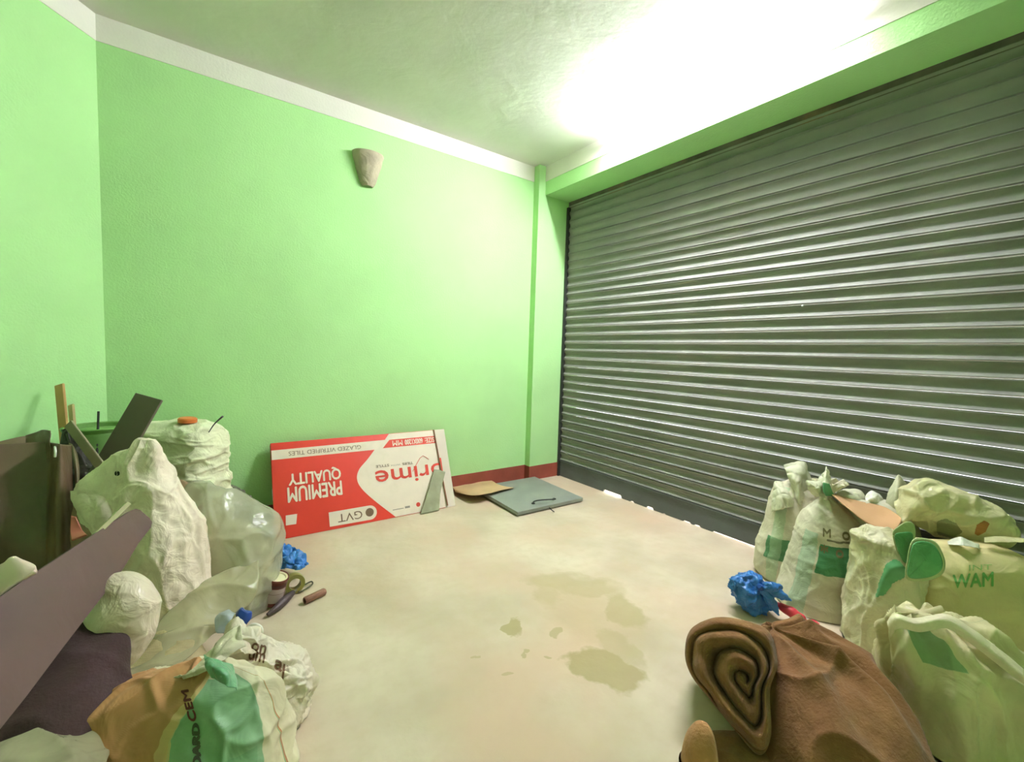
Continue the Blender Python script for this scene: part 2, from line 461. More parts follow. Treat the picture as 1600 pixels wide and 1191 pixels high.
# floor with its own stains
def floor_mat():
    m, nt, N, L, P = _nodes('concrete_floor')
    tc = N.new('ShaderNodeTexCoord')
    geo = N.new('ShaderNodeNewGeometry')
    n1 = N.new('ShaderNodeTexNoise'); n1.inputs['Scale'].default_value = 2.2; n1.inputs['Detail'].default_value = 8
    L.new(geo.outputs['Position'], n1.inputs['Vector'])
    n2 = N.new('ShaderNodeTexNoise'); n2.inputs['Scale'].default_value = 18; n2.inputs['Detail'].default_value = 8
    L.new(geo.outputs['Position'], n2.inputs['Vector'])
    mr = N.new('ShaderNodeMapRange'); mr.inputs[1].default_value = .35; mr.inputs[2].default_value = .65
    L.new(n1.outputs['Fac'], mr.inputs[0])
    mx = N.new('ShaderNodeMix'); mx.data_type = 'RGBA'; mx.inputs[6].default_value = lin(188, 174, 148); mx.inputs[7].default_value = lin(212, 198, 174)
    L.new(mr.outputs[0], mx.inputs[0]); col = mx.outputs[2]
    mr2 = N.new('ShaderNodeMapRange'); mr2.inputs[1].default_value = .45; mr2.inputs[2].default_value = .75; mr2.inputs[4].default_value = .35
    L.new(n2.outputs['Fac'], mr2.inputs[0])
    m2 = N.new('ShaderNodeMix'); m2.data_type = 'RGBA'; m2.inputs[7].default_value = lin(190, 172, 138)
    L.new(mr2.outputs[0], m2.inputs[0]); L.new(col, m2.inputs[6]); col = m2.outputs[2]
    n4 = N.new('ShaderNodeTexNoise'); n4.inputs['Scale'].default_value = 1.3; n4.inputs['Detail'].default_value = 4
    o4 = N.new('ShaderNodeVectorMath'); o4.operation = 'ADD'; o4.inputs[1].default_value = (4.2, 1.7, 0); L.new(geo.outputs['Position'], o4.inputs[0]); L.new(o4.outputs[0], n4.inputs['Vector'])
    r4 = N.new('ShaderNodeMapRange'); r4.inputs[1].default_value = .46; r4.inputs[2].default_value = .66; r4.inputs[4].default_value = .7
    L.new(n4.outputs['Fac'], r4.inputs[0])
    m4 = N.new('ShaderNodeMix'); m4.data_type = 'RGBA'; m4.inputs[7].default_value = lin(206, 176, 150)
    L.new(r4.outputs[0], m4.inputs[0]); L.new(col, m4.inputs[6]); col = m4.outputs[2]
    # damp patches: distance to centres, edge broken up by noise
    vn = N.new('ShaderNodeTexNoise'); vn.inputs['Scale'].default_value = 7; vn.inputs['Detail'].default_value = 5
    L.new(geo.outputs['Position'], vn.inputs['Vector'])
    sub = N.new('ShaderNodeVectorMath'); sub.operation = 'SUBTRACT'; sub.inputs[1].default_value = (.5, .5, .5); L.new(vn.outputs['Color'], sub.inputs[0])
    scl = N.new('ShaderNodeVectorMath'); scl.operation = 'SCALE'; scl.inputs['Scale'].default_value = .22; L.new(sub.outputs[0], scl.inputs[0])
    add = N.new('ShaderNodeVectorMath'); add.operation = 'ADD'; L.new(geo.outputs['Position'], add.inputs[0]); L.new(scl.outputs[0], add.inputs[1])
    # photo px of each patch: centre, half size px (w,h), strength, softness
    sp = [(938, 1042, 52, 30, .85, .25), (962, 1012, 30, 30, .5, .5), (900, 915, 66, 16, .5, .6), (976, 955, 26, 24, .6, .5),
          (806, 984, 13, 16, .8, .25), (868, 990, 9, 6, .6, .4), (815, 1020, 6, 3, .6, .3), (805, 1050, 8, 5, .5, .3), (862, 1030, 7, 5, .6, .3),
          (856, 925, 22, 20, .4, .7), (930, 960, 60, 40, .25, .8), (984, 1020, 20, 16, .45, .5), (745, 1026, 6, 3, .5, .3)]
    dk = None
    for px, py, hw, hh, k, sf in sp:
        def fl(x, y):
            d = FWD+RGT*((x-800)/FPX)-UPV*((y-595.5)/FPX); return CAM+d*(-CAM.z/d.z)
        c = fl(px, py); a = (fl(px+hw, py)-fl(px-hw, py))/2; b = (fl(px, py-hh)-fl(px, py+hh))/2
        d = N.new('ShaderNodeVectorMath'); d.operation = 'SUBTRACT'; L.new(add.outputs[0], d.inputs[0]); d.inputs[1].default_value = c
        def dot(v):
            q = N.new('ShaderNodeVectorMath'); q.operation = 'DOT_PRODUCT'; L.new(d.outputs[0], q.inputs[0]); q.inputs[1].default_value = v/(v.length**2)
            e = N.new('ShaderNodeMath'); e.operation = 'POWER'; L.new(q.outputs['Value'], e.inputs[0]); e.inputs[1].default_value = 2.0; return e.outputs[0]
        s = N.new('ShaderNodeMath'); s.operation = 'ADD'; L.new(dot(a), s.inputs[0]); L.new(dot(b), s.inputs[1])
        r = N.new('ShaderNodeMapRange'); r.inputs[1].default_value = 1-sf*.5; r.inputs[2].default_value = 1+sf; r.inputs[3].default_value = k; r.inputs[4].default_value = 0
        L.new(s.outputs[0], r.inputs[0])
        if dk is None: dk = r.outputs[0]
        else:
            q = N.new('ShaderNodeMath'); q.operation = 'MAXIMUM'; L.new(dk, q.inputs[0]); L.new(r.outputs[0], q.inputs[1]); dk = q.outputs[0]
    m3 = N.new('ShaderNodeMix'); m3.data_type = 'RGBA'; m3.inputs[7].default_value = lin(160, 146, 98)
    L.new(dk, m3.inputs[0]); L.new(col, m3.inputs[6]); col = m3.outputs[2]
    L.new(col, P.inputs['Base Color'])
    rr = N.new('ShaderNodeMapRange'); rr.inputs[3].default_value = .75; rr.inputs[4].default_value = .45; L.new(dk, rr.inputs[0]); L.new(rr.outputs[0], P.inputs['Roughness'])
    P.inputs['Specular IOR Level'].default_value = 0.3
    b = N.new('ShaderNodeBump'); b.inputs['Strength'].default_value = .35; b.inputs['Distance'].default_value = .006
    L.new(n2.outputs['Fac'], b.inputs['Height'])
    b2 = N.new('ShaderNodeBump'); b2.inputs['Strength'].default_value = .4; b2.inputs['Distance'].default_value = .02
    L.new(n1.outputs['Fac'], b2.inputs['Height']); L.new(b.outputs[0], b2.inputs['Normal']); L.new(b2.outputs[0], P.inputs['Normal'])
    return m
FLOOR = floor_mat()

# ------------------------------------------------------------------ room shell
H = 2.859; XC = -3.264; XP = -0.3706; SP = -0.0742; ZB = 2.608; XB = -0.294; ZBAND = 2.727; ZBASE = 0.132
TH = 0.6753; LD = Vector((-math.sin(TH), -math.cos(TH), 0)); LN = Vector((math.cos(TH), -math.sin(TH), 0))
YR = -4.4; LW = (YR)/LD.y; XL = XC+LD.x*LW

def prism(name, pts, z0, z1, material):
    n = len(pts); bm = bmesh.new()
    lo = [bm.verts.new((x, y, z0)) for x, y in pts]; hi = [bm.verts.new((x, y, z1)) for x, y in pts]
    bm.faces.new(lo[::-1]); bm.faces.new(hi)
    for i in range(n): bm.faces.new((lo[i], lo[(i+1) % n], hi[(i+1) % n], hi[i]))
    o = link(name, bm_me(bm), material, smooth=False); pr(o, kind='structure'); return o

foot = [(XC-.3, .25), (1.6, .25), (1.6, YR-.2), (XL-.4, YR-.2), (XL-.4, YR)]
prism('floor', foot, -0.12, 0.0, FLOOR)
prism('ceiling', [(XC-.3, .25), (.25, .25), (.25, YR-.2), (XL-.4, YR-.2), (XL-.4, YR)], H, H+.12, CEIL)
prism('wall_back', [(XC-.2, 0), (XC-.2, .2), (.25, .2), (.25, 0)], 0, H, WALL)
o2 = -LN*0.2
prism('wall_left', [(XC, 0), (XC+LD.x*LW, LD.y*LW), (XC+LD.x*LW+o2.x, LD.y*LW+o2.y), (XC+o2.x, o2.y)], 0, H, WALL)
prism('wall_rear', [(XL-.3, YR), (.25, YR), (.25, YR-.2), (XL-.3, YR-.2)], 0, H, WALL)
prism('wall_right', [(0.0, -3.75), (.2, -3.75), (.2, YR), (0.0, YR)], 0, H, WALL)
prism('pillar', [(XP, 0), (XP, SP), (.2, SP), (.2, 0)], 0, H, WALL)
prism('beam', [(XB, SP), (XB, YR), (.2, YR), (.2, SP)], ZB, H, WALL)
T = 0.004
prism('trim_1', [(XC+.002, 0), (XC+.002, -T), (XP, -T), (XP, 0)], ZBAND, H, WHITE_BAND)
prism('trim_2', [(XC, 0), (XC+LD.x*LW, LD.y*LW), (XC+LD.x*LW+LN.x*T, LD.y*LW+LN.y*T), (XC+LN.x*T, LN.y*T)], ZBAND, H, WHITE_BAND)
prism('trim_3', [(XB, SP), (XB, YR), (XB-T, YR), (XB-T, SP)], ZBAND, H, WHITE_BAND)
prism('baseboard_back', [(XC, 0), (XC, -T), (XP, -T), (XP, 0)], 0, ZBASE, BASE)
prism('baseboard_pillar', [(XP-T, 0), (XP-T, SP-T), (0, SP-T), (0, SP), (XP, SP), (XP, 0)], 0, ZBASE, BASE)
prism('baseboard_left', [(XC, 0), (XC+LD.x*LW, LD.y*LW), (XC+LD.x*LW+LN.x*T, LD.y*LW+LN.y*T), (XC+LN.x*T, LN.y*T)], 0, ZBASE, BASE)
prism('lintel', [(-.004, SP), (-.004, -3.75), (.2, -3.75), (.2, SP)], ZB-.055, ZB, LINTEL)

# ------------------------------------------------------------------ rolling shutter
SH = empty('rolling_shutter', (0, -1.9, 0), 'wide grey corrugated steel roller shutter closed across the whole right side', 'shutter')
YS0, YS1 = SP-.004, -3.75; PER = 0.0755; Z0 = 0.158
prof = [(.006, 0.0), (-.007, .0008), (-.012, .003), (-.0125, .006)]
for i in range(11):
    t = i/10; prof.append((-.0085+.0115*math.sin(math.pi*t), .009+.055*t))
prof += [(-.0125, .0665), (-.0135, .0695), (-.011, .0715), (.006, .0722), (.010, .0755)]
# z measured down from a slat's top
V = []; F = []
for j, y in enumerate((YS0, YS1)):
    for x, z in prof: V.append((x, y, -z))
n = len(prof)
for i in range(n-1): F.append((i, i+1, n+i+1, n+i))
slme = me_from(V, F, name='slat'); slme.materials.append(SLAT)
slme.polygons.foreach_set('use_smooth', [True]*len(slme.polygons)); slme.set_sharp_from_angle(angle=math.radians(50))
k = 0
while True:
    zt = Z0+(k+1)*PER
    if zt > ZB-.005: break
    s = bpy.data.objects.new('slat', slme); COL.objects.link(s); s.parent = SH
    s.location = (random.uniform(-.0012, .0012), 1.9, zt); k += 1
# bottom rail with an uneven lower edge: daylight shows in its gaps
gaps = [(-.655, -.865, .024), (-.95, -.995, .010), (-1.107, -1.18, .017), (-1.26, -1.29, .007), (-1.432, -1.498, .010), (-1.518, -1.572, .010), (-1.656, -3.74, .010)]
ys = [YS0]; zs = [.0015]
for a, b, h in gaps:
    for y, z in ((a, .0015), (a-.012, h), (b+.012, h), (b, .0015)): ys.append(y); zs.append(z)
bm = bmesh.new(); fr = []
for y, z in zip(ys, zs):
    fr.append([bm.verts.new(p) for p in ((-.008, y, z), (-.008, y, .145), (-.016, y, .150), (-.016, y, .158), (.012, y, .158), (.012, y, z))])
for a, b in zip(fr, fr[1:]):
    for i in range(6): bm.faces.new((a[i], a[(i+1) % 6], b[(i+1) % 6], b[i]))
bm.faces.new(fr[0]); bm.faces.new(fr[-1][::-1])
rail = link('bottom_rail', bm_me(bm), RAIL, SH, smooth=False)
box('guide_rail', (-.03, SP-.022, 0.0), (.03, SP, ZB-.055), DARKSTEEL, SH)
box('guide_rail', (-.03, -3.75, 0.0), (.03, -3.728, ZB-.055), DARKSTEEL, SH)
PAINTED_LIGHT = mat('white_painted_light', (240, 240, 235), .5, .02)  # plain white that stands in for small bright spots of light
lathe('daylight_spot', [(0, 0), (.006, 0), (.004, .002), (0, .003)], Vector((-.012, -2.107, 1.509)), (-1, 0, 0), PAINTED_LIGHT, SH, n=12)  # white disc in place of a pinhole of daylight through the slats

# ------------------------------------------------------------------ tube light on the beam
EM, nt, N, L, P = _nodes('tube_glow')
P.inputs['Base Color'].default_value = (.9, .9, .9, 1)
P.inputs['Emission Color'].default_value = (0.97, 0.97, 1.08, 1); P.inputs['Emission Strength'].default_value = TUBE_STRENGTH
CREAMPL = mat('fixture_white', (235, 235, 230), .4, .02)
TL = empty('tube_light', (XB-.03, -1.5, 2.79), 'lit white fluorescent tube light fixed along the beam above the shutter', 'lamp')
y0, y1 = -.90, -2.24
box('housing', (XB-T-.024, y1+.01, 2.785), (XB-T, y0-.01, 2.81), CREAMPL, TL, r=.003)
tube('lamp_tube', [(XB-.075, y0-.02, 2.797), (XB-.075, (y0+y1)/2, 2.797), (XB-.075, y1+.02, 2.797)], .014, EM, TL, n=20)
for yy in (y0, y1):
    box('lamp_holder', (XB-.088, yy-.006, 2.785), (XB-T-.02, yy+.006, 2.809), CREAMPL, TL, r=.003)

# ------------------------------------------------------------------ clay wall sconce
CLAY = mat('clay', (182, 170, 148), .85, .14, 9, bump=.35, bscale=30, bump2=.5, b2scale=12)
SCN = empty('wall_sconce', (-1.865, 0, 2.3), 'grey clay half-cone wall light shade high on the green wall', 'wall lamp')
def sconce_grid(rt, rb, zt, zb, dep, nu=40, nv=30, kk=0.0):
    Gd = np.zeros((nv, nu, 3))
    for i in range(nv):
        t = i/(nv-1); r_ = rb+(rt-rb)*(t**.85); z_ = zb+(zt-zb)*t
        for j in range(nu):
            a = math.pi*j/(nu-1); f = 1+.03*noise.noise(Vector((a*2, t*5, 1.3)))
            Gd[i, j] = (-1.865-r_*math.cos(a)*f, -dep*(r_/rt)*math.sin(a)*f-.0005, z_)
    return Gd
o = link('shade', grid_me(sconce_grid(.112, .052, 2.545, 2.345, .10)), CLAY, SCN)
s = o.modifiers.new('s', 'SOLIDIFY'); s.thickness = .008; s.offset = -1
o = link('base_knob', grid_me(sconce_grid(.054, .036, 2.350, 2.325, .05, kk=1)), CLAY, SCN)
s = o.modifiers.new('s', 'SOLIDIFY'); s.thickness = .02; s.offset = -1

# ------------------------------------------------------------------ tile carton
RED = mat('carton_red', (222, 62, 46), .55, .06, 4, bump=.08, bscale=30, bump2=.12, b2scale=3)
CREAM = mat('carton_cream', (238, 224, 206), .6, .04, 5, dirt=(200, 188, 160), dscale=4, damt=.4, bump=.06, bscale=30)
REDP = mat('print_red', (220, 70, 52), .55, .05)
BROWNP = mat('print_brown', (120, 92, 70), .6, .05)
GREYP = mat('print_grey', (150, 140, 128), .6, .05)
B0 = Vector((-2.492, -.292, .002)); B1 = Vector((-1.273, -.318, .002)); BT = Vector((-2.530, -.062, .560))
ex = (B1-B0).normalized(); ey = (BT-B0); ey = (ey-ex*ey.dot(ex)).normalized(); en = ex.cross(ey); 
if en.y > 0: en = -en
def BP(s, t, k=0.0): return B0+ex*s+ey*t+en*k
CT = empty('tile_carton', B0+ex*.61, 'red and white tile carton upside down, leaning on the green wall', 'box')
bm = bmesh.new(); bmesh.ops.create_cube(bm, size=1)
for v in bm.verts: v.co = BP((v.co.x+.5)*1.22, (v.co.y+.5)*.6, (v.co.z-.5)*.032)
bevel(bm, .003, 2)
link('carton_body', bm_me(bm), RED, CT, autos=40)
def art(name, pts, m_, k=.0006, t=.0006): return poly(name, [BP(s, q, k) for s, q in pts], en, t, m_, CT)
# smooth the curved edge of the cream field
cv = cr(np.array([(0.750, 0.003), (.614, .140), (.538, .232), (.513, .300), (.533, .364), (.599, .430), (.662, .500)]), 40)
art('cream_panel', [tuple(p) for p in cv]+[(.736, .556), (.770, .597), (1.219, .597), (1.219, .003)], CREAM, .0004, .0004)
art('cream_stripe', [(.002, .552), (.002, .491), (.672, .491), (.74, .556)], CREAM, .0006, .0006)
art('red_stripe', [(.769, .553), (1.22, .552), (1.22, .496), (.714, .496)], REDP, .0010, .0005)
art('label_patch', [(.314, .020), (.314, .111)]+[(.578+.046*math.sin(a), .0635+.0475*math.cos(a)) for a in np.linspace(0, math.pi, 14)], CREAM, .0004, .0005)
art('label_dot', [(.575+.028*math.cos(a), .066+.028*math.sin(a)) for a in np.linspace(0, 2*math.pi, 24, endpoint=False)], BROWNP, .0012, .0003)
art('faded_square', [(.064, .137), (.129, .136), (.120, .075), (.062, .077)], CREAM, .0004, .0005)
art('small_mark', [(.926+.016*math.cos(a), .059+.016*math.sin(a)) for a in np.linspace(0, 2*math.pi, 16, endpoint=False)], REDP, .0010, .0003)
art('small_mark', [(.825, .048), (.862, .048), (.862, .062), (.825, .062)], GREYP, .0010, .0003)
art('small_mark', [(.735, .050), (.815, .050), (.815, .055), (.735, .055)], GREYP, .0010, .0002)
art('packing_tape', [(1.135, .0), (1.219, .0), (1.219, .6), (1.135, .6)], mat('tape', (228, 216, 200), .3, .03), .0016, .0003)
def btxt(s_, s0, s1, t0, t1, m_, bold=0.0, k=.0020, spacing=1.0, sub=0.0, name='lettering'):
    # upside down: text origin at its right-hand upper end
    q = [BP(s1, t1, k), BP(s0, t1, k), BP(s0, t0, k), BP(s1, t0, k)]
    return place_text(name, s_, q, m_, CT, bold, spacing=spacing)
btxt('PREMIUM', .082, .408, .213, .305, CREAM, .022)
btxt('QUALITY', .092, .408, .318, .402, CREAM, .022)
btxt('GLAZED VITRIFIED TILES', .100, .560, .507, .535, BROWNP, 0.0)
btxt('SIZE:', 1.045, 1.122, .505, .543, CREAM, .03)
btxt('600X1200', .885, 1.025, .505, .543, CREAM, .03)
btxt('MM', .79, .865, .505, .543, CREAM, .03)
btxt('GVT', .368, .525, .036, .088, BROWNP, 0.0)
btxt('prime', .640, 1.155, .230, .375, REDP, .010)
btxt('TILES', .845, .926, .356, .374, BROWNP, .012)
btxt('WITH', .76, .83, .358, .370, GREYP, 0.0)
btxt('STYLE', .650, .745, .360, .378, BROWNP, .012)
# little roof line over the brand word
tube('roof_line', [BP(.915, .300, .003), BP(1.00, .405, .003), BP(1.055, .375, .003)], .0018, REDP, CT, n=6, k=2)
# torn brown edge down the left end and little staple scars
TAN = mat('cardboard', (186, 146, 104), .8, .08, 6, bump=.1, bscale=60)
CUTM = mat('cardboard_light', (196, 164, 122), .8, .08, 6, bump=.1, bscale=60)
poly('torn_edge', [BP(-.002, .46, -.02), BP(-.002, .585, -.02), BP(-.002, .59, -.006), BP(-.002, .48, -.006)], -ex, .001, TAN, CT)
poly('torn_edge', [BP(-.002, .24, -.012), BP(-.002, .31, -.012), BP(-.002, .31, -.001), BP(-.002, .24, -.001)], -ex, .001, CREAM, CT)
poly('torn_edge', [BP(.165, .601, -.02), BP(.185, .601, -.02), BP(.185, .601, 0), BP(.165, .601, 0)], ey, .001, CREAM, CT)

# stick and tile offcut leaning on the carton
STK = plank('thin_stick', BP(1.150, .012, .012), BP(1.128, .600, .006), ex, .009, .006, mat('stick_brown', (140, 96, 66), .7, .1), r=.001)
pr(STK, 'thin brown stick leaning upright against the white end of the tile carton', 'stick')
GT = mat('grey_green_plate', (150, 152, 122), .5, .12, 9, dirt=(190, 188, 160), dscale=7, damt=.5, bump=.1, bscale=30)
_a = BP(1.0, 0, .012); q = [Vector((-1.575, -.352, .003)), Vector((-1.425, -.345, .003)), BP(1.168, .262, .018), BP(1.078, .292, .018)]
ctrl = [[q[0], q[0].lerp(q[1], .5)+en*.004, q[1]], [q[0].lerp(q[3], .5)+ex*.004, (q[0]+q[1]+q[2]+q[3])/4-en*.004, q[1].lerp(q[2], .5)-ex*.012], [q[3], q[3].lerp(q[2], .5)+ey*.006, q[2]]]
pr(sheet('scrap_plate', ctrl, GT, nu=24, nv=30, thick=.005, layers=[('n', 14, .003)]), 'grey-green flat scrap plate propped against the tile carton', 'plate')

# ------------------------------------------------------------------ hatch lid, curb, cardboard by the skirting
LIDM = mat('lid_grey', (136, 142, 132), .5, .08, 4, bump=.08, bscale=40, dirt=(160, 158, 138), dscale=3, damt=.4)
LID = empty('hatch_lid', (-.67, -.44, .008), 'square grey metal hatch lid with a bent handle, lying on the floor', 'lid')
bm = box_bm(-.99, -.75, .0, -.345, -.11, .028, .003)
M = Matrix.Translation((-.67, -.43, .012)) @ Matrix.Rotation(math.radians(-1.2), 4, 'Z') @ Matrix.Rotation(math.radians(.8), 4, 'X') @ Matrix.Translation((.67, .43, 0))
bm.transform(M); link('lid_plate', bm_me(bm), LIDM, LID, autos=40)
bm = box_bm(-.975, -.735, -.012, -.36, -.125, .004, 0); bm.transform(M)
for v in bm.verts: v.co.z = max(v.co.z, .0085)
link('lid_flange', bm_me(bm), DARKSTEEL, LID, smooth=False)
def fz(px, py, z):
    d = FWD+RGT*((px-800)/FPX)-UPV*((py-595.5)/FPX); return CAM+d*((z-CAM.z)/d.z)
tube('lid_handle', [fz(833, 787, .044), fz(834, 784, .055), fz(841, 782, .068), fz(852, 781, .068), fz(862, 780.5, .060), fz(866, 780, .044)], .005, DARKSTEEL, LID, n=10, k=4)
for p in ((833, 787), (866, 780)): lathe('handle_foot', [(0, 0), (.014, 0), (.012, .006), (0, .008)], fz(*p, .039), Z, DARKSTEEL, LID, n=16)
tube('hasp', [fz(858, 793, .036), fz(862, 797, .018), fz(866, 800, .012)], .004, DARKSTEEL, LID, n=8, k=4)
cb = [[fz(706, 757, .02), fz(730, 753, .03), fz(752, 751, .03), fz(766, 750, .03)],
      [fz(708, 763, .05), fz(730, 762, .06), fz(756, 760, .06), fz(778, 757, .05)],
      [fz(714, 770, .03), fz(734, 775, .055), fz(752, 773, .075), fz(803, 762, .055)]]
pr(sheet('cardboard_scrap', cb, CUTM, nu=40, nv=24, thick=.003, layers=[('n', 9, .008)], zfloor=.012),
   'curled tan cardboard scrap on the floor between tile carton and hatch lid', 'cardboard')


# ================================================================== RIGHT-HAND PILE
PP = dict(rough=.55, var=.06, vscale=9, weave=.12, spec=.35)
def sackmat(name, rgb=(218, 212, 184), dirt=(150, 140, 100), damt=.35, bump2=.25, transl=.12, dscale=5, **k):
    a = dict(PP); a.update(k)
    return mat(name, rgb, dirt=dirt, dscale=dscale, damt=damt, bump2=bump2, b2scale=16, transl=transl, **a)
GREEN = (84, 146, 96); DGREEN = (62, 110, 66)
CRUM = [('v', 9, .020), ('e', 6, .008), ('n', 22, .004)]
SOFT = [('n', 5, .020), ('v', 10, .012), ('e', 8, .005)]

def ring(px, d, z, wpx, rb=None, sq=2.2, tilt=None):
    """horizontal ring centred under photo column px, half width wpx photo pixels"""
    c = G(px, d, z); ra = wpx/FPX*d
    return (tuple(c), ra, ra*.85 if rb is None else rb, sq)
def ry(py, px, d):   # height that photo row py has at depth d
    return W(px, py, d).z
def rring(px, py, d, wpx, rb=None, sq=2.2):
    c = W(px, py, d); ra = wpx/FPX*d
    return (tuple(c), ra, ra*.85 if rb is None else rb, sq)

# A: sack against the shutter
SA = empty('cement_sack', G(1240, 2.42), 'pale green-striped sack standing against the shutter, farthest back beside its low rail', 'sack')
MA = printed(sackmat('sack_pale_a'), [(.02, .46, .34, .48, GREEN, .95), (.38, .44, .05, .9, (170, 200, 156), .6), (.04, .28, .60, .615, (110, 104, 80), .7), (.04, .28, .64, .65, (110, 104, 80), .6)])
dA = 2.41
body = loft('body', [rring(1238, 900, dA, 20, .05), rring(1236, 898, dA, 48, .12, 2.4), rring(1237, 876, dA, 51, .135), rring(1241, 845, dA, 50, .14), rring(1246, 810, dA, 47, .13),
             rring(1250, 782, dA, 45, .11), rring(1250, 764, dA, 36, .08), rring(1250, 755, dA, 16, .03)], MA, SA, layers=[('v', 9, .016), ('n', 5, .016), ('e', (7, 7, 9), .004)], seed=1)
MF = sackmat('sack_flap', (222, 222, 190), bump2=.35)
sheet('neck_flap', [[W(1224, 727, 2.40), W(1240, 722, 2.42), W(1257, 721, 2.42), W(1262, 728, 2.43)],
                    [W(1231, 745, 2.36), W(1243, 742, 2.33), W(1256, 742, 2.35), W(1268, 748, 2.40)],
                    [W(1238, 768, 2.36), W(1247, 768, 2.30), W(1257, 765, 2.33), W(1278, 762, 2.40)],
                    [W(1243, 800, 2.36), W(1251, 803, 2.31), W(1260, 798, 2.33), W(1272, 790, 2.38)]], MF, SA, nu=40, nv=50, layers=[('v', 16, .010), ('e', 14, .006)], seed=2, thick=.002)
sheet('shoulder_flap', [[W(1207, 765, 2.42), W(1212, 752, 2.42), W(1226, 756, 2.42), W(1240, 772, 2.42)],
                        [W(1205, 780, 2.38), W(1216, 772, 2.33), W(1232, 772, 2.32), W(1244, 782, 2.34)],
                        [W(1206, 800, 2.38), W(1218, 797, 2.31), W(1234, 793, 2.30), W(1246, 792, 2.32)]], MF, SA, nu=40, nv=40, layers=[('v', 14, .014), ('e', 12, .007)], seed=3, thick=.002)

# B: tied sack in front of it
SB = empty('cement_sack', G(1290, 2.15), 'tied green-banded sack with gathered neck, between the blue bag and the big olive sack', 'sack')
MB_ = printed(sackmat('sack_pale_b', damt=.5), [(.0, .39, .34, .455, (78, 142, 92), 1), (.40, .47, .05, .5, (150, 192, 156), .55), (.0, .36, .472, .481, (90, 86, 60), .8), (.0, 1, 0, .085, (116, 84, 50), .8),
    (.05, .22, .12, .26, (128, 136, 88), .55), (.06, .2, .268, .278, (90, 100, 60), .7)])
dB = 2.14
body = loft('body', [rring(1284, 964, dB, 26, .07), rring(1284, 962, dB, 58, .14, 2.3), rring(1284, 940, dB, 61, .165), rring(1288, 905, dB, 57, .165), rring(1295, 870, dB, 54, .155), rring(1299, 838, dB, 50, .14),
             rring(1299, 812, dB, 42, .115), rring(1295, 792, dB, 24, .07), rring(1291, 778, dB, 8, .025), rring(1290, 770, dB, 9, .03), rring(1290, 758, dB, 20, .045), rring(1296, 752, dB, 26, .05)],
            MB_, SB, cap=(True, False), nu=150, nv=140, layers=[('v', (8, 8, 9), .014), ('n', 5, .018), ('e', (6, 6, 12), .004)], seed=4, pleat=(9, .55, .72, .012))
bvB = bvh_of(body)
PRB = mat('sack_print_olive', (120, 112, 72), .6, .1)
for cx, cy, s_ in ((1292, 833, 'M'), (1322, 838, 'o'), (1288, 858, '*'), (1312, 866, 'o')):
    place_text('print_mark', s_, [W(cx-6, cy+5, dB), W(cx+6, cy+7, dB), W(cx+6, cy-5, dB), W(cx-6, cy-7, dB)], PRB, SB, bold=.06, bvh=bvB, sub=.2)
sheet('neck_flap', [[W(1288, 733, 2.20), W(1291, 728, 2.20), W(1295, 733, 2.20)], [W(1278, 748, 2.18), W(1290, 746, 2.13), W(1300, 752, 2.18)],
                    [W(1275, 762, 2.16), W(1290, 764, 2.10), W(1306, 768, 2.16)], [W(1286, 780, 2.14), W(1291, 782, 2.10), W(1296, 780, 2.14)]],
      MF, SB, nu=40, nv=50, layers=[('v', 18, .010), ('e', 14, .006)], seed=5, thick=.002)
sheet('neck_flap', [[W(1257, 753, 2.14), W(1262, 750, 2.12), W(1283, 752, 2.10)], [W(1262, 764, 2.12), W(1272, 760, 2.07), W(1287, 764, 2.08)],
                    [W(1274, 778, 2.12), W(1280, 776, 2.08), W(1289, 778, 2.09)]], MF, SB, nu=36, nv=36, layers=[('v', 18, .008), ('e', 16, .006)], seed=6, thick=.002)
sheet('green_fold', [[W(1286, 754, 2.08), W(1296, 756, 2.07)], [W(1286, 766, 2.065), W(1301, 770, 2.07)], [W(1290, 775, 2.065), W(1306, 776, 2.08)]], mat('fold_green', (92, 150, 104), .5, .08), SB, nu=16, nv=16, layers=[('n', 20, .004)], thick=.002)

# C: half-hidden sack, white crumpled tips showing over the cardboard
SCk = empty('cement_sack', G(1375, 2.16), 'half-hidden sack behind the brown cardboard with white crumpled tips', 'sack')
MC = sackmat('sack_white_c', (216, 214, 186))
dC = 2.11
loft('body', [rring(1385, 938, dC, 20, .05), rring(1385, 934, dC, 48, .09), rring(1385, 860, dC, 50, .09), rring(1372, 806, dC, 48, .08), rring(1362, 788, dC, 42, .05), rring(1355, 781, dC, 20, .02)], MC, SCk, nu=80, nv=70, layers=SOFT, seed=7)
sheet('top_fold', [[W(1306, 770, 2.16), W(1322, 764, 2.17), W(1343, 765, 2.17), W(1352, 777, 2.15)], [W(1308, 778, 2.12), W(1325, 776, 2.10), W(1340, 782, 2.10), W(1352, 790, 2.12)],
                   [W(1312, 790, 2.12), W(1328, 792, 2.12), W(1342, 794, 2.12), W(1354, 796, 2.12)]], MC, SCk, nu=40, nv=30, layers=[('v', 18, .010)], seed=8, thick=.002)
sheet('top_fold', [[W(1352, 778, 2.14), W(1360, 767, 2.15), W(1371, 770, 2.13), W(1378, 776, 2.14)], [W(1353, 784, 2.10), W(1364, 780, 2.08), W(1373, 783, 2.09), W(1380, 788, 2.11)],
                   [W(1355, 796, 2.12), W(1364, 797, 2.12), W(1374, 797, 2.12), W(1384, 797, 2.12)]], mat('white_plastic', (232, 232, 214), .4, .04), SCk, nu=40, nv=30, layers=[('v', 26, .012)], seed=9, thick=.002)
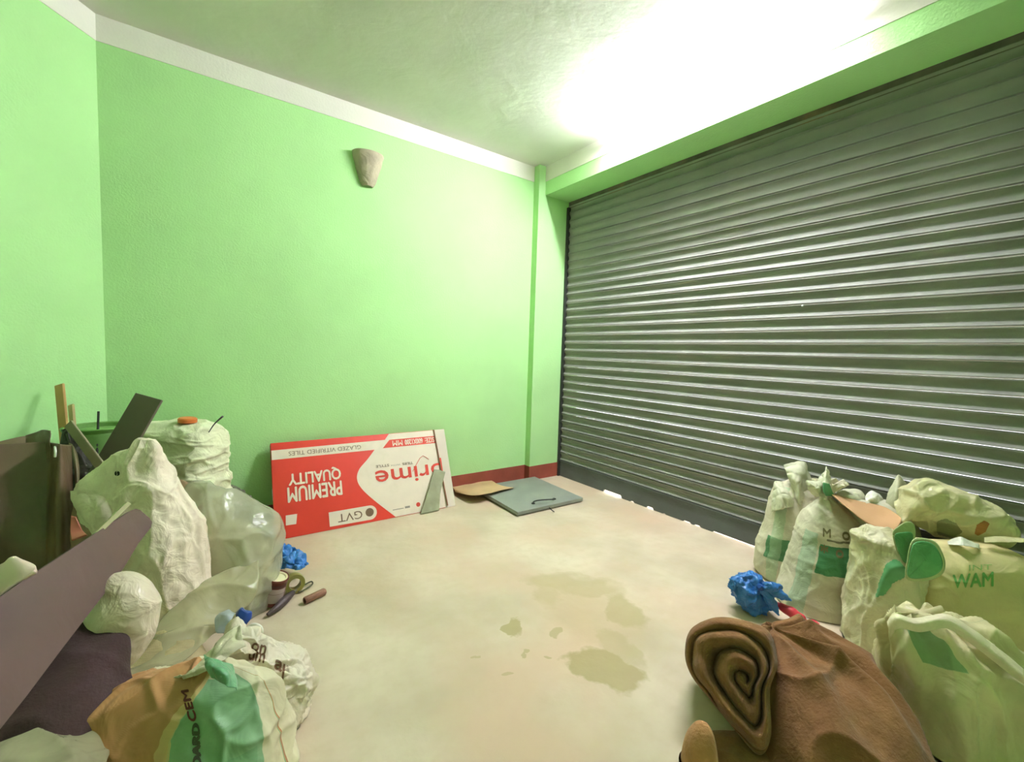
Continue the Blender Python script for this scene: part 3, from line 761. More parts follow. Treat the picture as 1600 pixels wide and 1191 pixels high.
sheet('pointed_fold', [[W(1400, 746, 2.12), W(1404, 742, 2.12), W(1409, 747, 2.12)], [W(1390, 763, 2.10), W(1404, 762, 2.07), W(1420, 760, 2.11)], [W(1384, 785, 2.09), W(1402, 788, 2.05), W(1424, 784, 2.09)],
                       [W(1380, 815, 2.08), W(1402, 820, 2.06), W(1424, 815, 2.08)]], sackmat('sack_tip', (198, 200, 164)), SCk, nu=30, nv=50, layers=[('v', 12, .008), ('n', 9, .008)], seed=10, thick=.002)

# brown cardboard lying over them
CBM = mat('cardboard_brown', (202, 160, 116), .8, .05, 5, bump=.08, bscale=70)
ctrl = [[W(1297, 771, 2.10), W(1340, 783, 2.09), W(1380, 792, 2.06), W(1404, 806, 2.0)],
        [W(1299, 772, 2.08), W(1338, 792, 2.04), W(1378, 808, 2.0), W(1408, 814, 1.97)],
        [W(1301, 774, 2.06), W(1328, 797, 1.98), W(1356, 818, 1.93), W(1396, 835, 1.90)]]
pr(sheet('cardboard_sheet', ctrl, CBM, nu=50, nv=24, thick=.004), 'pointed brown cardboard sheet lying across the tops of the pale sacks', 'cardboard')

# D: crumpled shiny sack
SD = empty('cement_sack', G(1375, 1.85), 'narrow shiny crumpled sack with green blotches, left of the big olive sack', 'sack')
MD = sackmat('sack_shiny_d', (222, 216, 178), rough=.35, bump2=.5)
dD = 1.84
bodyD = loft('body', [rring(1376, 1038, dD, 20, .05), rring(1376, 1036, dD, 44, .10, 2.6), rring(1377, 1000, dD, 43, .12, 2.6), rring(1379, 940, dD, 40, .12, 2.6), rring(1382, 890, dD, 39, .11, 2.6), rring(1384, 852, dD, 38, .10, 2.4),
              rring(1376, 838, dD, 36, .08), rring(1374, 831, dD, 12, .03)], MD, SD, nu=150, nv=130, layers=[('v', (9, 9, 6), .030), ('e', (9, 9, 4), .014), ('v', 22, .010)], seed=11)
GBL = mat('print_green', (98, 168, 112), .45, .12, 20)
surf_poly('green_print', [(1384, 880), (1400, 872), (1420, 890), (1412, 905), (1396, 912), (1384, 930), (1366, 936), (1372, 912)], bodyD, GBL, SD, .002)

# E: big olive sack, boxy
SE = empty('cement_sack', G(1500, 1.85), 'big square olive-green sack with faded green letters, beside the shutter', 'sack')
ME = printed(sackmat('sack_olive_e', (226, 212, 156), damt=.25, dirt=(180, 178, 116), bump2=.2, weave=.08), [(.90, 1.0, .05, .62, (104, 160, 92), .85), (.0, .06, .05, .62, (104, 160, 92), .85)])
dE = 1.84
bodyE = loft('body', [rring(1498, 1046, dE, 40, .07, 4), rring(1498, 1044, dE, 80, .13, 5), rring(1498, 1000, dE, 81, .14, 5), rring(1498, 950, dE, 81, .14, 5), rring(1500, 900, dE, 84, .135, 5), rring(1502, 872, dE, 83, .12, 5),
              rring(1498, 858, dE, 74, .08, 4), rring(1494, 852, dE, 40, .03, 3)], ME, SE, nu=150, nv=120, layers=[('n', 3.5, .030), ('v', 5, .016), ('e', (5, 5, 9), .007)], seed=12)
bvE = bvh_of(bodyE)
place_text('lettering', 'WAM', [W(1489, 919, dE), W(1552, 916, dE), W(1552, 894, dE), W(1489, 899, dE)], mat('print_green_faded', (112, 172, 92), .6, .15, 30), SE, bold=.03, bvh=bvE, sub=.1)
place_text('lettering', 'INT', [W(1514, 892, dE), W(1550, 890, dE), W(1550, 882, dE), W(1514, 883, dE)], mat('print_green_pale', (150, 182, 108), .6, .15, 30), SE, bold=.0, bvh=bvE, sub=.1)
# folded mouth: green petals
PET = mat('petal_green', (104, 172, 112), .45, .1, 14, bump2=.3, b2scale=20, transl=.1)
PETR = sackmat('petal_rim', (196, 206, 150))
def petal(name, pts, d, m_, parent, th=.003, bulge=.02, seed=0):
    c = Vector((0, 0, 0)); P_ = [W(x, y, d+k) for x, y, k in pts]
    for p in P_: c += p
    c /= len(P_)
    P_ = cr(np.array([tuple(p) for p in P_]), 60, True)
    Gd = np.zeros((14, 61, 3)); vd = np.array((c-CAM).normalized())
    for i in range(14):
        t = i/13
        for j in range(61):
            Gd[i, j] = np.array(c)*(1-t)+P_[j % 60]*t-vd*bulge*(1-t*t)
    Gd = Gd+(field(Gd, [('n', 16, .005)], seed))[..., None]*vd
    o = link(name, grid_me(Gd), m_, parent); s = o.modifiers.new('s', 'SOLIDIFY'); s.thickness = th; return o
petal('mouth_petal', [(1420, 902, .0), (1421, 875, 0), (1428, 850, .01), (1445, 846, .02), (1462, 854, .02), (1473, 878, .0), (1468, 894, -.01), (1448, 903, -.01)], 1.66, PET, SE, bulge=.012, seed=1)
petal('petal_rim', [(1417, 905, .0), (1418, 875, 0), (1426, 845, .01), (1445, 841, .02), (1465, 850, .02), (1477, 878, .0), (1472, 898, -.01), (1448, 908, -.01)], 1.675, PETR, SE, bulge=.010, seed=1)
petal('mouth_petal', [(1398, 838, .0), (1412, 832, 0), (1426, 834, .01), (1425, 855, .0), (1417, 880, .0), (1406, 868, 0)], 1.72, PET, SE, bulge=.012, seed=2)
petal('petal_rim', [(1395, 836, .0), (1405, 822, 0), (1420, 815, .01), (1430, 824, .01), (1428, 855, .0), (1418, 885, .0), (1405, 870, 0)], 1.735, PETR, SE, bulge=.010, seed=2)

# G: yellowish bag of rubbish on top
BAGY = mat('yellow_green_film', (226, 220, 172), .28, .08, 6, bump2=.5, b2scale=14, transl=.25, spec=.6)
BG = empty('plastic_bag', W(1500, 840, 1.93), 'knotted yellow-green plastic bag full of rubbish lying on top of the sacks by the shutter', 'bag')
Pa = [W(1408, 815, 1.98), W(1418, 790, 2.0), W(1432, 782, 2.01), W(1455, 790, 2.0), W(1490, 805, 1.96), W(1530, 822, 1.92), W(1562, 834, 1.88), W(1580, 838, 1.86), W(1590, 838, 1.85)]
Rw = [2, 22, 32, 38, 42, 36, 24, 10, 4]; upd = (Z*.93+(-FH)*.2).normalized()
rings = [(tuple(p), r_/FPX*1.95, r_/FPX*1.95*.9, 2.1) for p, r_ in zip(Pa, Rw)]
bodyG = loft('body', rings, BAGY, BG, A=upd, B=-FH, nu=130, nv=130, layers=[('v', 10, .022), ('e', 7, .014), ('n', 24, .004)], seed=14, zfloor=None)
sheet('torn_end', [[W(1538, 840, 1.80), W(1562, 838, 1.80), W(1600, 842, 1.78)], [W(1538, 848, 1.78), W(1565, 848, 1.77), W(1600, 848, 1.76)]], BAGY, BG, nu=40, nv=16, layers=[('v', 20, .008)], seed=15, thick=.0015)
sheet('white_wrapper', [[W(1480, 846, 1.86), W(1500, 840, 1.80), W(1530, 850, 1.80)], [W(1482, 852, 1.80), W(1505, 852, 1.76), W(1532, 858, 1.78)]], bpy.data.materials['white_plastic'], BG, nu=30, nv=16, layers=[('v', 30, .008)], seed=16, thick=.0015)
surf_poly('contents_patch', [(1522, 834), (1526, 820), (1538, 813), (1547, 818), (1540, 832), (1528, 838)], bodyG, mat('rust_patch', (176, 120, 60), .5, .2, 20), BG, .001)
surf_poly('contents_patch', [(1462, 815), (1478, 810), (1495, 818), (1505, 832), (1488, 842), (1464, 836)], bodyG, mat('grey_patch', (150, 150, 112), .5, .1, 20), BG, .001)

# F: front sack, open and slumped
SF = empty('cement_sack', G(1510, 1.4), 'slumped translucent green sack nearest the viewer, right of the brown blanket', 'sack')
MFm = printed(mat('sack_film_f', (222, 212, 166), .36, .10, 5, dirt=(176, 160, 110), dscale=4, damt=.5, bump2=.5, b2scale=9, transl=.12, weave=.05),
              [(.30, .40, .66, .90, (104, 160, 108), .75), (.13, .28, .05, .36, (124, 176, 124), .5)])
dF = 1.42
bodyF = loft('body', [rring(1510, 1278, dF, 60, .1, 2.6), rring(1510, 1276, dF, 100, .15, 2.6), rring(1508, 1230, dF, 100, .17, 2.6), rring(1510, 1160, dF, 103, .17, 2.4), rring(1508, 1100, dF, 108, .16, 2.3), rring(1500, 1050, dF, 104, .15),
              rring(1482, 1012, dF, 88, .11), rring(1458, 985, dF, 66, .07), rring(1442, 968, dF, 48, .03), rring(1436, 963, dF, 30, .01)], MFm, SF, nu=170, nv=150,
             layers=[('e', (8, 8, 1.8), .022), ('n', (6, 6, 2.0), .036), ('v', (12, 12, 3), .024)], seed=17, pleat=(7, .2, .7, .012))
sheet('mouth_rim', [[W(1386, 972, 1.36), W(1400, 960, 1.33), W(1430, 966, 1.32), W(1478, 960, 1.34), W(1520, 984, 1.33), W(1562, 1015, 1.32), W(1600, 1046, 1.30)],
                    [W(1388, 980, 1.34), W(1402, 968, 1.31), W(1434, 976, 1.30), W(1478, 969, 1.31), W(1520, 996, 1.30), W(1562, 1028, 1.29), W(1600, 1058, 1.27)],
                    [W(1392, 996, 1.34), W(1404, 982, 1.31), W(1436, 988, 1.31), W(1478, 982, 1.31), W(1520, 1008, 1.31), W(1560, 1040, 1.30), W(1600, 1070, 1.28)]],
      sackmat('rim_bright', (244, 232, 200)), SF, nu=120, nv=20, layers=[('v', 14, .006)], seed=18, thick=.002)

# blue knotted bag and pink balloon scrap
BLUE = mat('blue_film', (58, 128, 204), .35, .18, 10, bump2=.5, b2scale=24, transl=.12, spec=.6)
BB = empty('plastic_bag', G(1180, 2.05), 'small knotted bright blue plastic bag on the floor beside the tied sack', 'bag')
knot = W(1189, 919, 2.0)
loft('body', [(tuple(W(1145, 914, 2.05)), .006, .006, 2), (tuple(W(1150, 916, 2.06)), .035, .03, 2), (tuple(W(1165, 924, 2.07)), .082, .06, 2), (tuple(W(1180, 932, 2.07)), .088, .065, 2), (tuple(W(1192, 934, 2.06)), .065, .055, 2), (tuple(W(1199, 932, 2.05)), .03, .03, 2), (tuple(W(1203, 930, 2.04)), .01, .01, 2)],
     BLUE, BB, A=Z, B=-FH, nu=110, nv=90, layers=[('v', 18, .030), ('e', 16, .018), ('v', 45, .006)], seed=19)
for k_, tg in enumerate([(1222, 918, 2.03), (1236, 938, 1.98), (1216, 962, 1.98)]):
    mid = W((1192+tg[0])/2, (922+tg[1])/2-3, 1.99)
    tube('knot_tail', [knot, mid, W(*tg)], [.012, .022, .006], BLUE, BB, n=20, k=12, layers=[('v', 40, .012)], seed=20+k_)
tube('knot', [W(1186, 916, 1.985), knot, W(1194, 921, 1.985)], [.010, .016, .010], mat('blue_dark', (28, 76, 150), .35, .1), BB, n=14, layers=[('v', 60, .008)])
PINK = mat('pink_rubber', (224, 70, 84), .4, .1, 12, transl=.1)
pr(tube('balloon_scrap', [W(1212, 942, 2.02), W(1222, 949, 2.0), W(1238, 958, 1.97), W(1252, 966, 1.95), W(1260, 971, 1.94), W(1270, 975, 1.92), W(1280, 978, 1.91)],
        [.008, .017, .024, .018, .009, .017, .012], PINK, n=20, k=8, layers=[('n', 30, .006)], seed=3), 'bright pink limp rubber scrap on the floor between blue bag and brown blanket', 'balloon')

# ------------------------------------------------------------------ brown blanket
def fabric(name, rgb, **k):
    return mat(name, rgb, .95, .12, 14, bump=.35, bscale=120, bump2=.35, b2scale=10, spec=.06, sheen=.12, dirt=(166, 128, 86), dscale=5, damt=.3, **k)
BR = fabric('brown_fleece', (128, 92, 60))
dM = 1.52
NB = 0
def sheet_grid(ctrl, nu, nv, layers, seed):
    Gd = cr(np.array([[tuple(p) for p in row] for row in ctrl]), nv)
    Gd = np.swapaxes(cr(np.swapaxes(Gd, 0, 1), nu), 0, 1)
    return Gd+normals(Gd, False)*field(Gd, layers, seed)[..., None]
def solid(Gd, th):
    """give a sheet grid thickness (closed strip) so that all folds can be one mesh"""
    n_ = normals(Gd, False)*th/2; a = Gd+n_; b = Gd-n_
    nv, nu = Gd.shape[:2]; V = np.concatenate([a.reshape(-1, 3), b.reshape(-1, 3)]); F = []; o = nv*nu
    for i in range(nv-1):
        for j in range(nu-1):
            p = i*nu+j; F.append((p, p+1, p+1+nu, p+nu)); F.append((o+p, o+p+nu, o+p+1+nu, o+p+1))
    for i in range(nv-1):
        for j in (0, nu-1):
            p = i*nu+j; q_ = p+nu; F.append((p, q_, o+q_, o+p))
    for j in range(nu-1):
        for i in (0, nv-1):
            p = i*nu+j; F.append((p, p+1, o+p+1, o+p))
    return V, F
parts = []
FL = [('n', (4, 4, 3), .026), ('r', (4, 4, 2.0), .024), ('n', 14, .006)]
def gr(px, d, z, ra, rb): return (tuple(G(px, d, z)), ra, rb, 2.2)
mound = loft_grid([gr(1288, 1.36, 0, .10, .10), gr(1290, 1.34, .003, .225, .24), gr(1290, 1.36, .05, .225, .235), gr(1288, 1.38, .10, .215, .22), gr(1282, 1.41, .15, .195, .195), gr(1272, 1.45, .19, .165, .155),
                   gr(1252, 1.49, .217, .13, .11), gr(1234, 1.52, .237, .085, .07), gr(1216, 1.54, .248, .045, .04), gr(1208, 1.55, .252, .01, .01)], nu=180, nv=150, layers=FL, seed=21, pleat=(6, .15, .7, .020))
me0 = grid_me(mound, True, True, True)
# rolled end of the blanket: puffy layers wound round each other, cut edge facing the room
base = W(1166, 1066, 1.36); rd = (base-CAM).normalized(); rx = rd.cross(Z).normalized(); uy = rx.cross(rd)
out = cr(np.array([(32, 0), (40, -40), (28, -78), (0, -86), (-44, -80), (-84, -52), (-92, -12), (-78, 18), (-46, 42), (-12, 66), (22, 84), (36, 56)], float), 220, True)
NR, NT = 90, 220
Gd = np.zeros((NR+14, NT, 3))
for j in range(NT):
    ox, oy = out[j]; th = math.atan2(-oy, ox)
    for i in range(NR):
        t = i/(NR-1)
        s_ = t*2.9-(th/(2*math.pi))+.30*noise.noise(Vector((ox*.022*t, oy*.022*t, 3.1)))
        f_ = abs(math.sin(math.pi*s_))**.55
        hgt = .045*math.sqrt(max(0, 1-t**3))+.050*f_*(1-.85*t**8)-.03*(1-t)+.020*noise.noise(Vector((ox*t*.03, oy*t*.03, 9)))
        Gd[i, j] = base+rx*(ox*t/FPX*1.36)-uy*(oy*t/FPX*1.36)-rd*hgt
    for q_ in range(14):
        t = (q_+1)/14
        Gd[NR+q_, j] = base+(rx*(ox/FPX*1.36)-uy*(oy/FPX*1.36))*(1+.03*math.sin(t*math.pi)+.008*noise.noise(Vector((ox*.05, oy*.05, t*4))))+rd*(t*.22)
Gd[..., 2] = np.maximum(Gd[..., 2], .003)
me_r = grid_me(Gd, True, False, False)
low = loft_grid([rring(1150, 1290, 1.26, 40, .06), rring(1150, 1286, 1.26, 72, .10), rring(1150, 1225, 1.27, 66, .10), rring(1152, 1190, 1.28, 56, .09), rring(1158, 1172, 1.30, 44, .06), rring(1164, 1164, 1.31, 20, .02)], nu=90, nv=60, layers=[('n', 6, .02), ('n', 16, .006), ('r', 5, .012)], seed=26)
me_l = grid_me(low, True, True, True)
bm = bmesh.new(); bm.from_mesh(me0); bm.from_mesh(me_l); bm.from_mesh(me_r)
bmesh.ops.remove_doubles(bm, verts=bm.verts, dist=1e-5)
for V_, F_ in parts:
    m_ = me_from(V_, F_); bm.from_mesh(m_)
for v in bm.verts: v.co.z = max(v.co.z, .003)
bmesh.ops.recalc_face_normals(bm, faces=bm.faces)
mm_ = bpy.data.meshes.new('blanket'); bm.to_mesh(mm_); bm.free()
pr(link('blanket', mm_, BR), 'brown fleece blanket heaped and rolled up on the floor', 'blanket')
CRD = bpy.data.materials['cardboard_brown']
ORF = fabric('orange_tan_cloth', (178, 132, 88))
pr(loft('cloth', [rring(1098, 1262, 1.27, 20, .04), rring(1098, 1258, 1.27, 34, .06), rring(1096, 1200, 1.27, 28, .06), rring(1096, 1165, 1.27, 22, .05), rring(1100, 1142, 1.27, 12, .03), rring(1102, 1134, 1.27, 4, .01)], ORF, nu=60, nv=50, layers=[('n', 8, .012)], seed=5),
   'tan orange cloth lump under the left edge of the brown blanket', 'cloth')

# ================================================================== LEFT-HAND PILE
WOV = sackmat('sack_white_woven', (252, 234, 214), dirt=(206, 178, 140), damt=.35, bump2=.4, transl=.1, dscale=6)
# corner bundle
SK = empty('bundle', G(290, 2.3), 'pale green creased sack standing in the far left corner, orange cap on top', 'sack')
dK = 2.32
loft('body', [rring(290, 883, dK, 30, .08, 3), rring(290, 880, dK, 54, .13, 4), rring(290, 800, dK, 56, .14, 4), rring(292, 765, dK, 50, .14, 3.5), rring(292, 750, dK, 52, .15, 4), rring(290, 735, dK, 49, .14, 4), rring(290, 715, dK, 51, .15, 4),
              rring(289, 695, dK, 51, .14, 4), rring(287, 676, dK, 50, .14, 4), rring(285, 664, dK, 45, .10, 3.5), rring(283, 659, dK, 24, .04, 3)], sackmat('sack_corner', (240, 240, 206), dirt=(186, 194, 140), damt=.4, bump2=.5), SK,
     nu=140, nv=150, layers=[('r', (3, 3, 14), .010), ('v', (8, 8, 12), .018), ('e', (7, 7, 14), .008)], seed=31)
pr(lathe('bottle_cap', [(0, 0), (.042, 0), (.042, .018), (.036, .024), (0, .024)], W(293, 661, 2.27)+Z*.004, Z+RH*.05, mat('orange_plastic', (224, 120, 60), .4, .05)),
   'flat orange round plastic cap lying on top of the corner sack', 'cap')
pr(tube('wire', [W(326, 676, 2.28), W(334, 664, 2.28), W(342, 656, 2.27), W(348, 651, 2.26)], [.002, .003, .004, .005], DARKSTEEL, n=8, k=4), 'short dark twig sticking up beside the corner sack', 'twig')

# green barrel
GB = empty('barrel', G(162, 2.12), 'dark green ribbed plastic barrel in the corner behind the boards', 'barrel')
GBM = mat('barrel_green', (124, 172, 92), .45, .1, 4, transl=.1)
c0 = G(163, 2.12, 0.003); zt = ry(664, 163, 2.12)
prof_ = [(0, 0), (.115, 0), (.122, .01)]
for i in range(16):
    z_ = .03+i*(zt-.06)/15; prof_ += [(.126, z_), (.122, z_+.012)]
prof_ += [(.128, zt-.012), (.132, zt), (.126, zt+.004), (.118, zt), (.116, zt-.1)]
lathe('body', prof_, c0, Z, GBM, GB, n=64)
lathe('rim_lid', [(.118, zt-.02), (.09, zt-.014), (0, zt-.012)], c0, Z, GBM, GB, n=48)
pr(tube('rod', [W(154, 643, 2.0), W(152, 700, 1.98), W(150, 800, 1.95), G(149, 1.93, .004)], .0045, DARKSTEEL, n=10), 'thin dark green steel rod standing upright in front of the barrel', 'rod')

# boards
DB = mat('dark_board', (98, 88, 74), .6, .08, 4, dirt=(104, 74, 58), dscale=3, damt=.7)
pr(plank('board', W(100, 850, 1.80), W(233.5, 620, 2.02), RH, .135, .012, DB), 'dark grey-brown rectangular board tilted against the corner, over the white sack', 'board')
TANW = mat('tan_wood', (198, 152, 98), .6, .1, 8)
pr(plank('wood_strip', W(112, 800, 1.92), W(93, 601, 2.06), RH, .043, .012, TANW, r=.004), 'tall tan wooden strip leaning on the left wall, highest in the pile', 'wood')
pr(plank('wood_strip', W(126, 800, 1.90), W(111, 632, 2.02), RH, .030, .012, mat('pale_wood', (204, 178, 132), .6, .08), r=.006), 'shorter pale wooden strip right beside the tall tan one', 'wood')
GRW = mat('grey_wood', (150, 138, 112), .65, .1, 10)
pr(plank('wood_strip', W(170, 746, 1.80), W(107, 662, 1.90), RH+Z*.4, .038, .010, GRW), 'grey-beige flat slat slanting down to the hole-punched white sack', 'wood')
DK = mat('black_plastic', (52, 46, 38), .5, .2, 8, bump2=.5, b2scale=14)
pr(loft('refuse_sack', [rring(132, 960, 1.98, 20, .05), rring(132, 956, 1.98, 50, .10), rring(132, 860, 1.96, 46, .10), rring(134, 790, 1.95, 42, .09), rring(128, 740, 1.95, 34, .07), rring(116, 700, 1.95, 18, .04), rring(108, 680, 1.95, 9, .02), rring(104, 672, 1.95, 3, .01)], DK,
        nu=90, nv=90, layers=[('v', 10, .025), ('e', 8, .014)], seed=33), 'black plastic refuse sack standing behind the white sack and the grey slat', 'bag')

# dark leaning sheet
DS = empty('plastic_sheet', G(50, 1.62), 'large dark brown glossy plastic sheet standing curled against the left wall', 'sheet')
DSM = mat('dark_glossy_sheet', (112, 90, 70), .3, .2, 3, dirt=(116, 88, 78), dscale=3, damt=.7, bump2=.25, b2scale=5, spec=.6)
rows = []
for py, k in ((691, 0), (760, .02), (830, .05), (900, .08), (1010, .12)):
    rows.append([W(x, py+dy, d-k) for x, dy, d in ((-110, 14, 1.52), (-40, 6, 1.60), (20, 3, 1.68), (62, 0, 1.73), (80, 1, 1.74), (92, 3, 1.68), (104, 4, 1.72), (113, 4, 1.80))])
sheet('body', rows, DSM, DS, nu=90, nv=90, layers=[('n', (3, 3, 1.5), .014), ('r', (3, 3, 1), .008)], seed=35, thick=.004, zfloor=.006)
sheet('top_tatter', [[W(40, 681, 1.74), W(52, 677, 1.75), W(66, 672, 1.75), W(78, 673, 1.74)], [W(40, 690, 1.73), W(52, 690, 1.74), W(66, 690, 1.74), W(79, 691, 1.73)], [W(40, 720, 1.73), W(52, 720, 1.74), W(66, 720, 1.74), W(80, 720, 1.73)]], DSM, DS, nu=30, nv=14, layers=[('v', 30, .008)], seed=36, thick=.002)
tube('crease_highlight', [W(86, 698, 1.68), W(86.5, 706, 1.665), W(86, 714, 1.67)], .004, PAINTED_LIGHT, DS, n=8)  # white sliver in place of the highlight along the sheet's crease
pr(sheet('cardboard_sheet', [[W(-80, 700, 1.70), W(-20, 694, 1.75), W(30, 683, 1.80), W(56, 680, 1.84)], [W(-80, 800, 1.62), W(-20, 800, 1.72), W(30, 800, 1.76), W(56, 800, 1.80)], [G(-80, 1.60, .004), G(-20, 1.70, .004), G(30, 1.74, .004), G(56, 1.78, .004)]],
         mat('cardboard_dull', (140, 122, 96), .8, .1), nu=20, nv=20, thick=.006), 'dull cardboard edge showing behind the top of the dark glossy sheet', 'cardboard')
pr(sheet('plastic_strip', [[W(108, 692, 1.86), W(114, 696, 1.85), W(121, 710, 1.84)], [W(116, 730, 1.80), W(120, 735, 1.79), W(124, 740, 1.80)], [W(118, 770, 1.78), W(120, 775, 1.77), W(122, 780, 1.78)], [W(118, 900, 1.75), W(120, 900, 1.74), W(122, 900, 1.75)]],
         mat('olive_strip', (126, 116, 84), .5, .1), nu=14, nv=40, thick=.003), 'narrow olive plastic strip curling beside the edge of the dark glossy sheet', 'strip')

# J: big white woven sack
SJ = empty('woven_sack', G(250, 1.72), 'big white woven sack with a small hole and a pointed crumpled top, left pile', 'sack')
dJ = 1.72
MJ = WOV
bodyJ = loft('body', [rring(250, 990, dJ, 30, .07), rring(250, 988, dJ, 74, .13, 2.4), rring(251, 950, dJ, 75, .14), rring(247, 900, dJ, 70, .14), rring(240, 850, dJ, 70, .14), rring(226, 810, dJ, 72, .13), rring(213, 778, dJ, 70, .11), rring(207, 755, dJ, 66, .10),
               rring(207, 735, dJ, 52, .07), rring(216, 713, dJ, 36, .045), rring(225, 698, dJ, 22, .025), rring(230, 688, dJ, 10, .01)], MJ, SJ, nu=190, nv=180,
              layers=[('n', (9, 9, 2.2), .024), ('v', (14, 14, 5), .014), ('e', (9, 9, 3), .010), ('v', 26, .006)], seed=47)
bvJ = bvh_of(bodyJ)
surf_poly('hole', [(183+5*math.cos(a), 740+4.5*math.sin(a)) for a in np.linspace(0, 6.28, 12, endpoint=False)], bodyJ, mat('hole_dark', (30, 26, 20), .9, .05), SJ, .0015, n=10)
sheet('side_flap', [[W(109, 767, 1.64), W(128, 767, 1.63), W(152, 766, 1.64), W(172, 758, 1.68)], [W(111, 784, 1.62), W(134, 790, 1.60), W(160, 788, 1.60), W(190, 778, 1.66)],
                    [W(120, 800, 1.61), W(142, 816, 1.59), W(170, 812, 1.59), W(204, 800, 1.65)], [W(140, 826, 1.60), W(156, 846, 1.58), W(182, 838, 1.58), W(214, 820, 1.65)]],
      MJ, SJ, nu=70, nv=60, layers=[('v', (14, 14, 7), .010), ('e', 12, .004)], seed=42, thick=.002)
sheet('inner_liner', [[W(112, 790, 1.64), W(140, 800, 1.63), W(165, 820, 1.62)], [W(110, 830, 1.62), W(135, 835, 1.60), W(165, 840, 1.60)], [W(112, 870, 1.60), W(140, 875, 1.58), W(170, 870, 1.58)]],
      mat('pinkish_liner', (150, 112, 96), .5, .15, 9), SJ, nu=40, nv=40, layers=[('v', 14, .014)], seed=43, thick=.002)
PKP = mat('pink_plastic', (196, 110, 96), .25, .08)
pr(sheet('plastic_scrap', [[W(112, 806, 1.50), W(118, 808, 1.50)], [W(110, 830, 1.48), W(128, 828, 1.49)], [W(113, 845, 1.46), W(136, 836, 1.47)]], PKP, nu=20, nv=20, thick=.006, layers=[('n', 12, .004)]),
   'small shiny pink plastic scrap wedged above the wide purple-brown board', 'plastic')
pr(plank('wood_strip', W(122, 862, 1.33), W(199, 788, 1.46), RH+Z*.9, .046, .014, mat('cream_wood', (196, 190, 148), .6, .06)), 'cream wooden strip along the upper edge of the wide purple-brown board', 'wood')

# wide board sweeping out of the picture
PB = mat('purple_brown', (86, 60, 52), .5, .15, 3, dirt=(80, 54, 60), dscale=2.5, damt=.6, bump2=.1)
def plane_pts(pl3, px):
    p0, p1, p2 = [W(*q) for q in pl3]; nn = (p1-p0).cross(p2-p0).normalized(); out = []
    for x, y in px:
        d = W(x, y, 1)-CAM; out.append(CAM+d*((p0-CAM).dot(nn)/d.dot(nn)))
    return out, nn
bp, bn = plane_pts([(205, 800, 1.50), (214, 852, 1.46), (-60, 1100, .90)], [(-130, 1010), (-60, 975), (40, 905), (130, 846), (204, 798), (212, 795), (219, 797), (234, 810), (238, 816), (236, 824), (216, 850), (192, 890), (150, 945), (100, 1010), (40, 1090), (-40, 1190)])
if bn.z < 0: bn = -bn
BD = poly('wide_board', bp, -bn, .016, PB)
pr(BD, 'wide purple-brown board sloping out of the left edge across the pile', 'board')
pr(sheet('foam_piece', [[W(-30, 895, 1.14), W(6, 884, 1.15), W(18, 874, 1.16), W(24, 874, 1.16)], [W(-30, 925, 1.10), W(4, 906, 1.11), W(36, 890, 1.12), W(55, 888, 1.13)], [W(-30, 960, 1.06), W(0, 934, 1.08), W(28, 912, 1.10), W(56, 894, 1.12)]],
         mat('white_foam', (240, 212, 200), .7, .04), nu=30, nv=20, thick=.012, layers=[('n', 14, .004)], seed=3), 'white foam piece lying on the wide board at the left edge', 'foam')
PUR = mat('dark_purple_cloth', (58, 36, 36), .9, .2, 8, bump=.3, bscale=120, dirt=(88, 64, 78), dscale=2.5, damt=.7)
pr(loft('cloth_heap', [rring(30, 1500, 1.0, 60, .10), rring(30, 1400, 1.0, 130, .18), rring(40, 1250, 1.02, 130, .18), rring(60, 1150, 1.08, 105, .16), rring(85, 1070, 1.16, 88, .13), rring(115, 1000, 1.24, 62, .10), rring(135, 960, 1.30, 36, .06), rring(145, 940, 1.32, 12, .02)], PUR, nu=120, nv=110,
        layers=[('n', 5, .03), ('r', 4, .014), ('n', 14, .008)], seed=45), 'dark purple-brown cloth heap under the wide board', 'cloth')
# white knotted bag
MWB = mat('white_shiny_film', (250, 232, 212), .28, .06, 6, bump2=.45, b2scale=16, transl=.2, spec=.6)
ax = (W(190, 898, 1.34)-W(172, 1057, 1.32)).normalized(); sd = ax.cross(FH).normalized()
cs = [(172, 1058, 12), (172, 1050, 22), (178, 1030, 34), (184, 1000, 46), (186, 965, 51), (190, 935, 46), (193, 912, 28), (191, 902, 15), (190, 898, 5)]
pr(loft('plastic_bag', [(tuple(W(x, y, 1.33)), r_/FPX*1.33, r_/FPX*1.33*.8, 2.2) for x, y, r_ in cs], MWB, A=sd, B=-FH, nu=120, nv=110, layers=[('v', 8, .014), ('n', 16, .004), ('e', 9, .003)], seed=46, zfloor=None),
   'small stuffed white shiny plastic bag hanging below the wide board', 'bag')

# clear bag S
CLR = mat('clear_film', (212, 212, 188), .22, .06, 5, bump2=.45, b2scale=10, alpha=.5, transl=.15, spec=.8, dirt=(238, 240, 226), dscale=5, damt=.5)
SBG = empty('plastic_bag', G(360, 1.98), 'large cloudy clear plastic bag between the white woven sack and the paint can', 'bag')
dS = 1.96
loft('body', [rring(346, 962, dS, 30, .08), rring(346, 958, dS, 60, .14), rring(354, 915, dS, 70, .16), rring(356, 868, dS, 77, .17), rring(355, 838, dS, 79, .16), rring(352, 815, dS, 74, .14), rring(345, 796, dS, 60, .10), rring(334, 778, dS, 44, .06), rring(322, 762, dS, 28, .03), rring(318, 756, dS, 12, .01)],
     CLR, SBG, nu=150, nv=130, layers=[('v', 6, .026), ('e', 5, .014), ('v', 18, .006)], seed=48)
CNT = mat('bag_contents', (196, 182, 146), .8, .15, 6, dirt=(214, 210, 196), dscale=4, damt=.6)
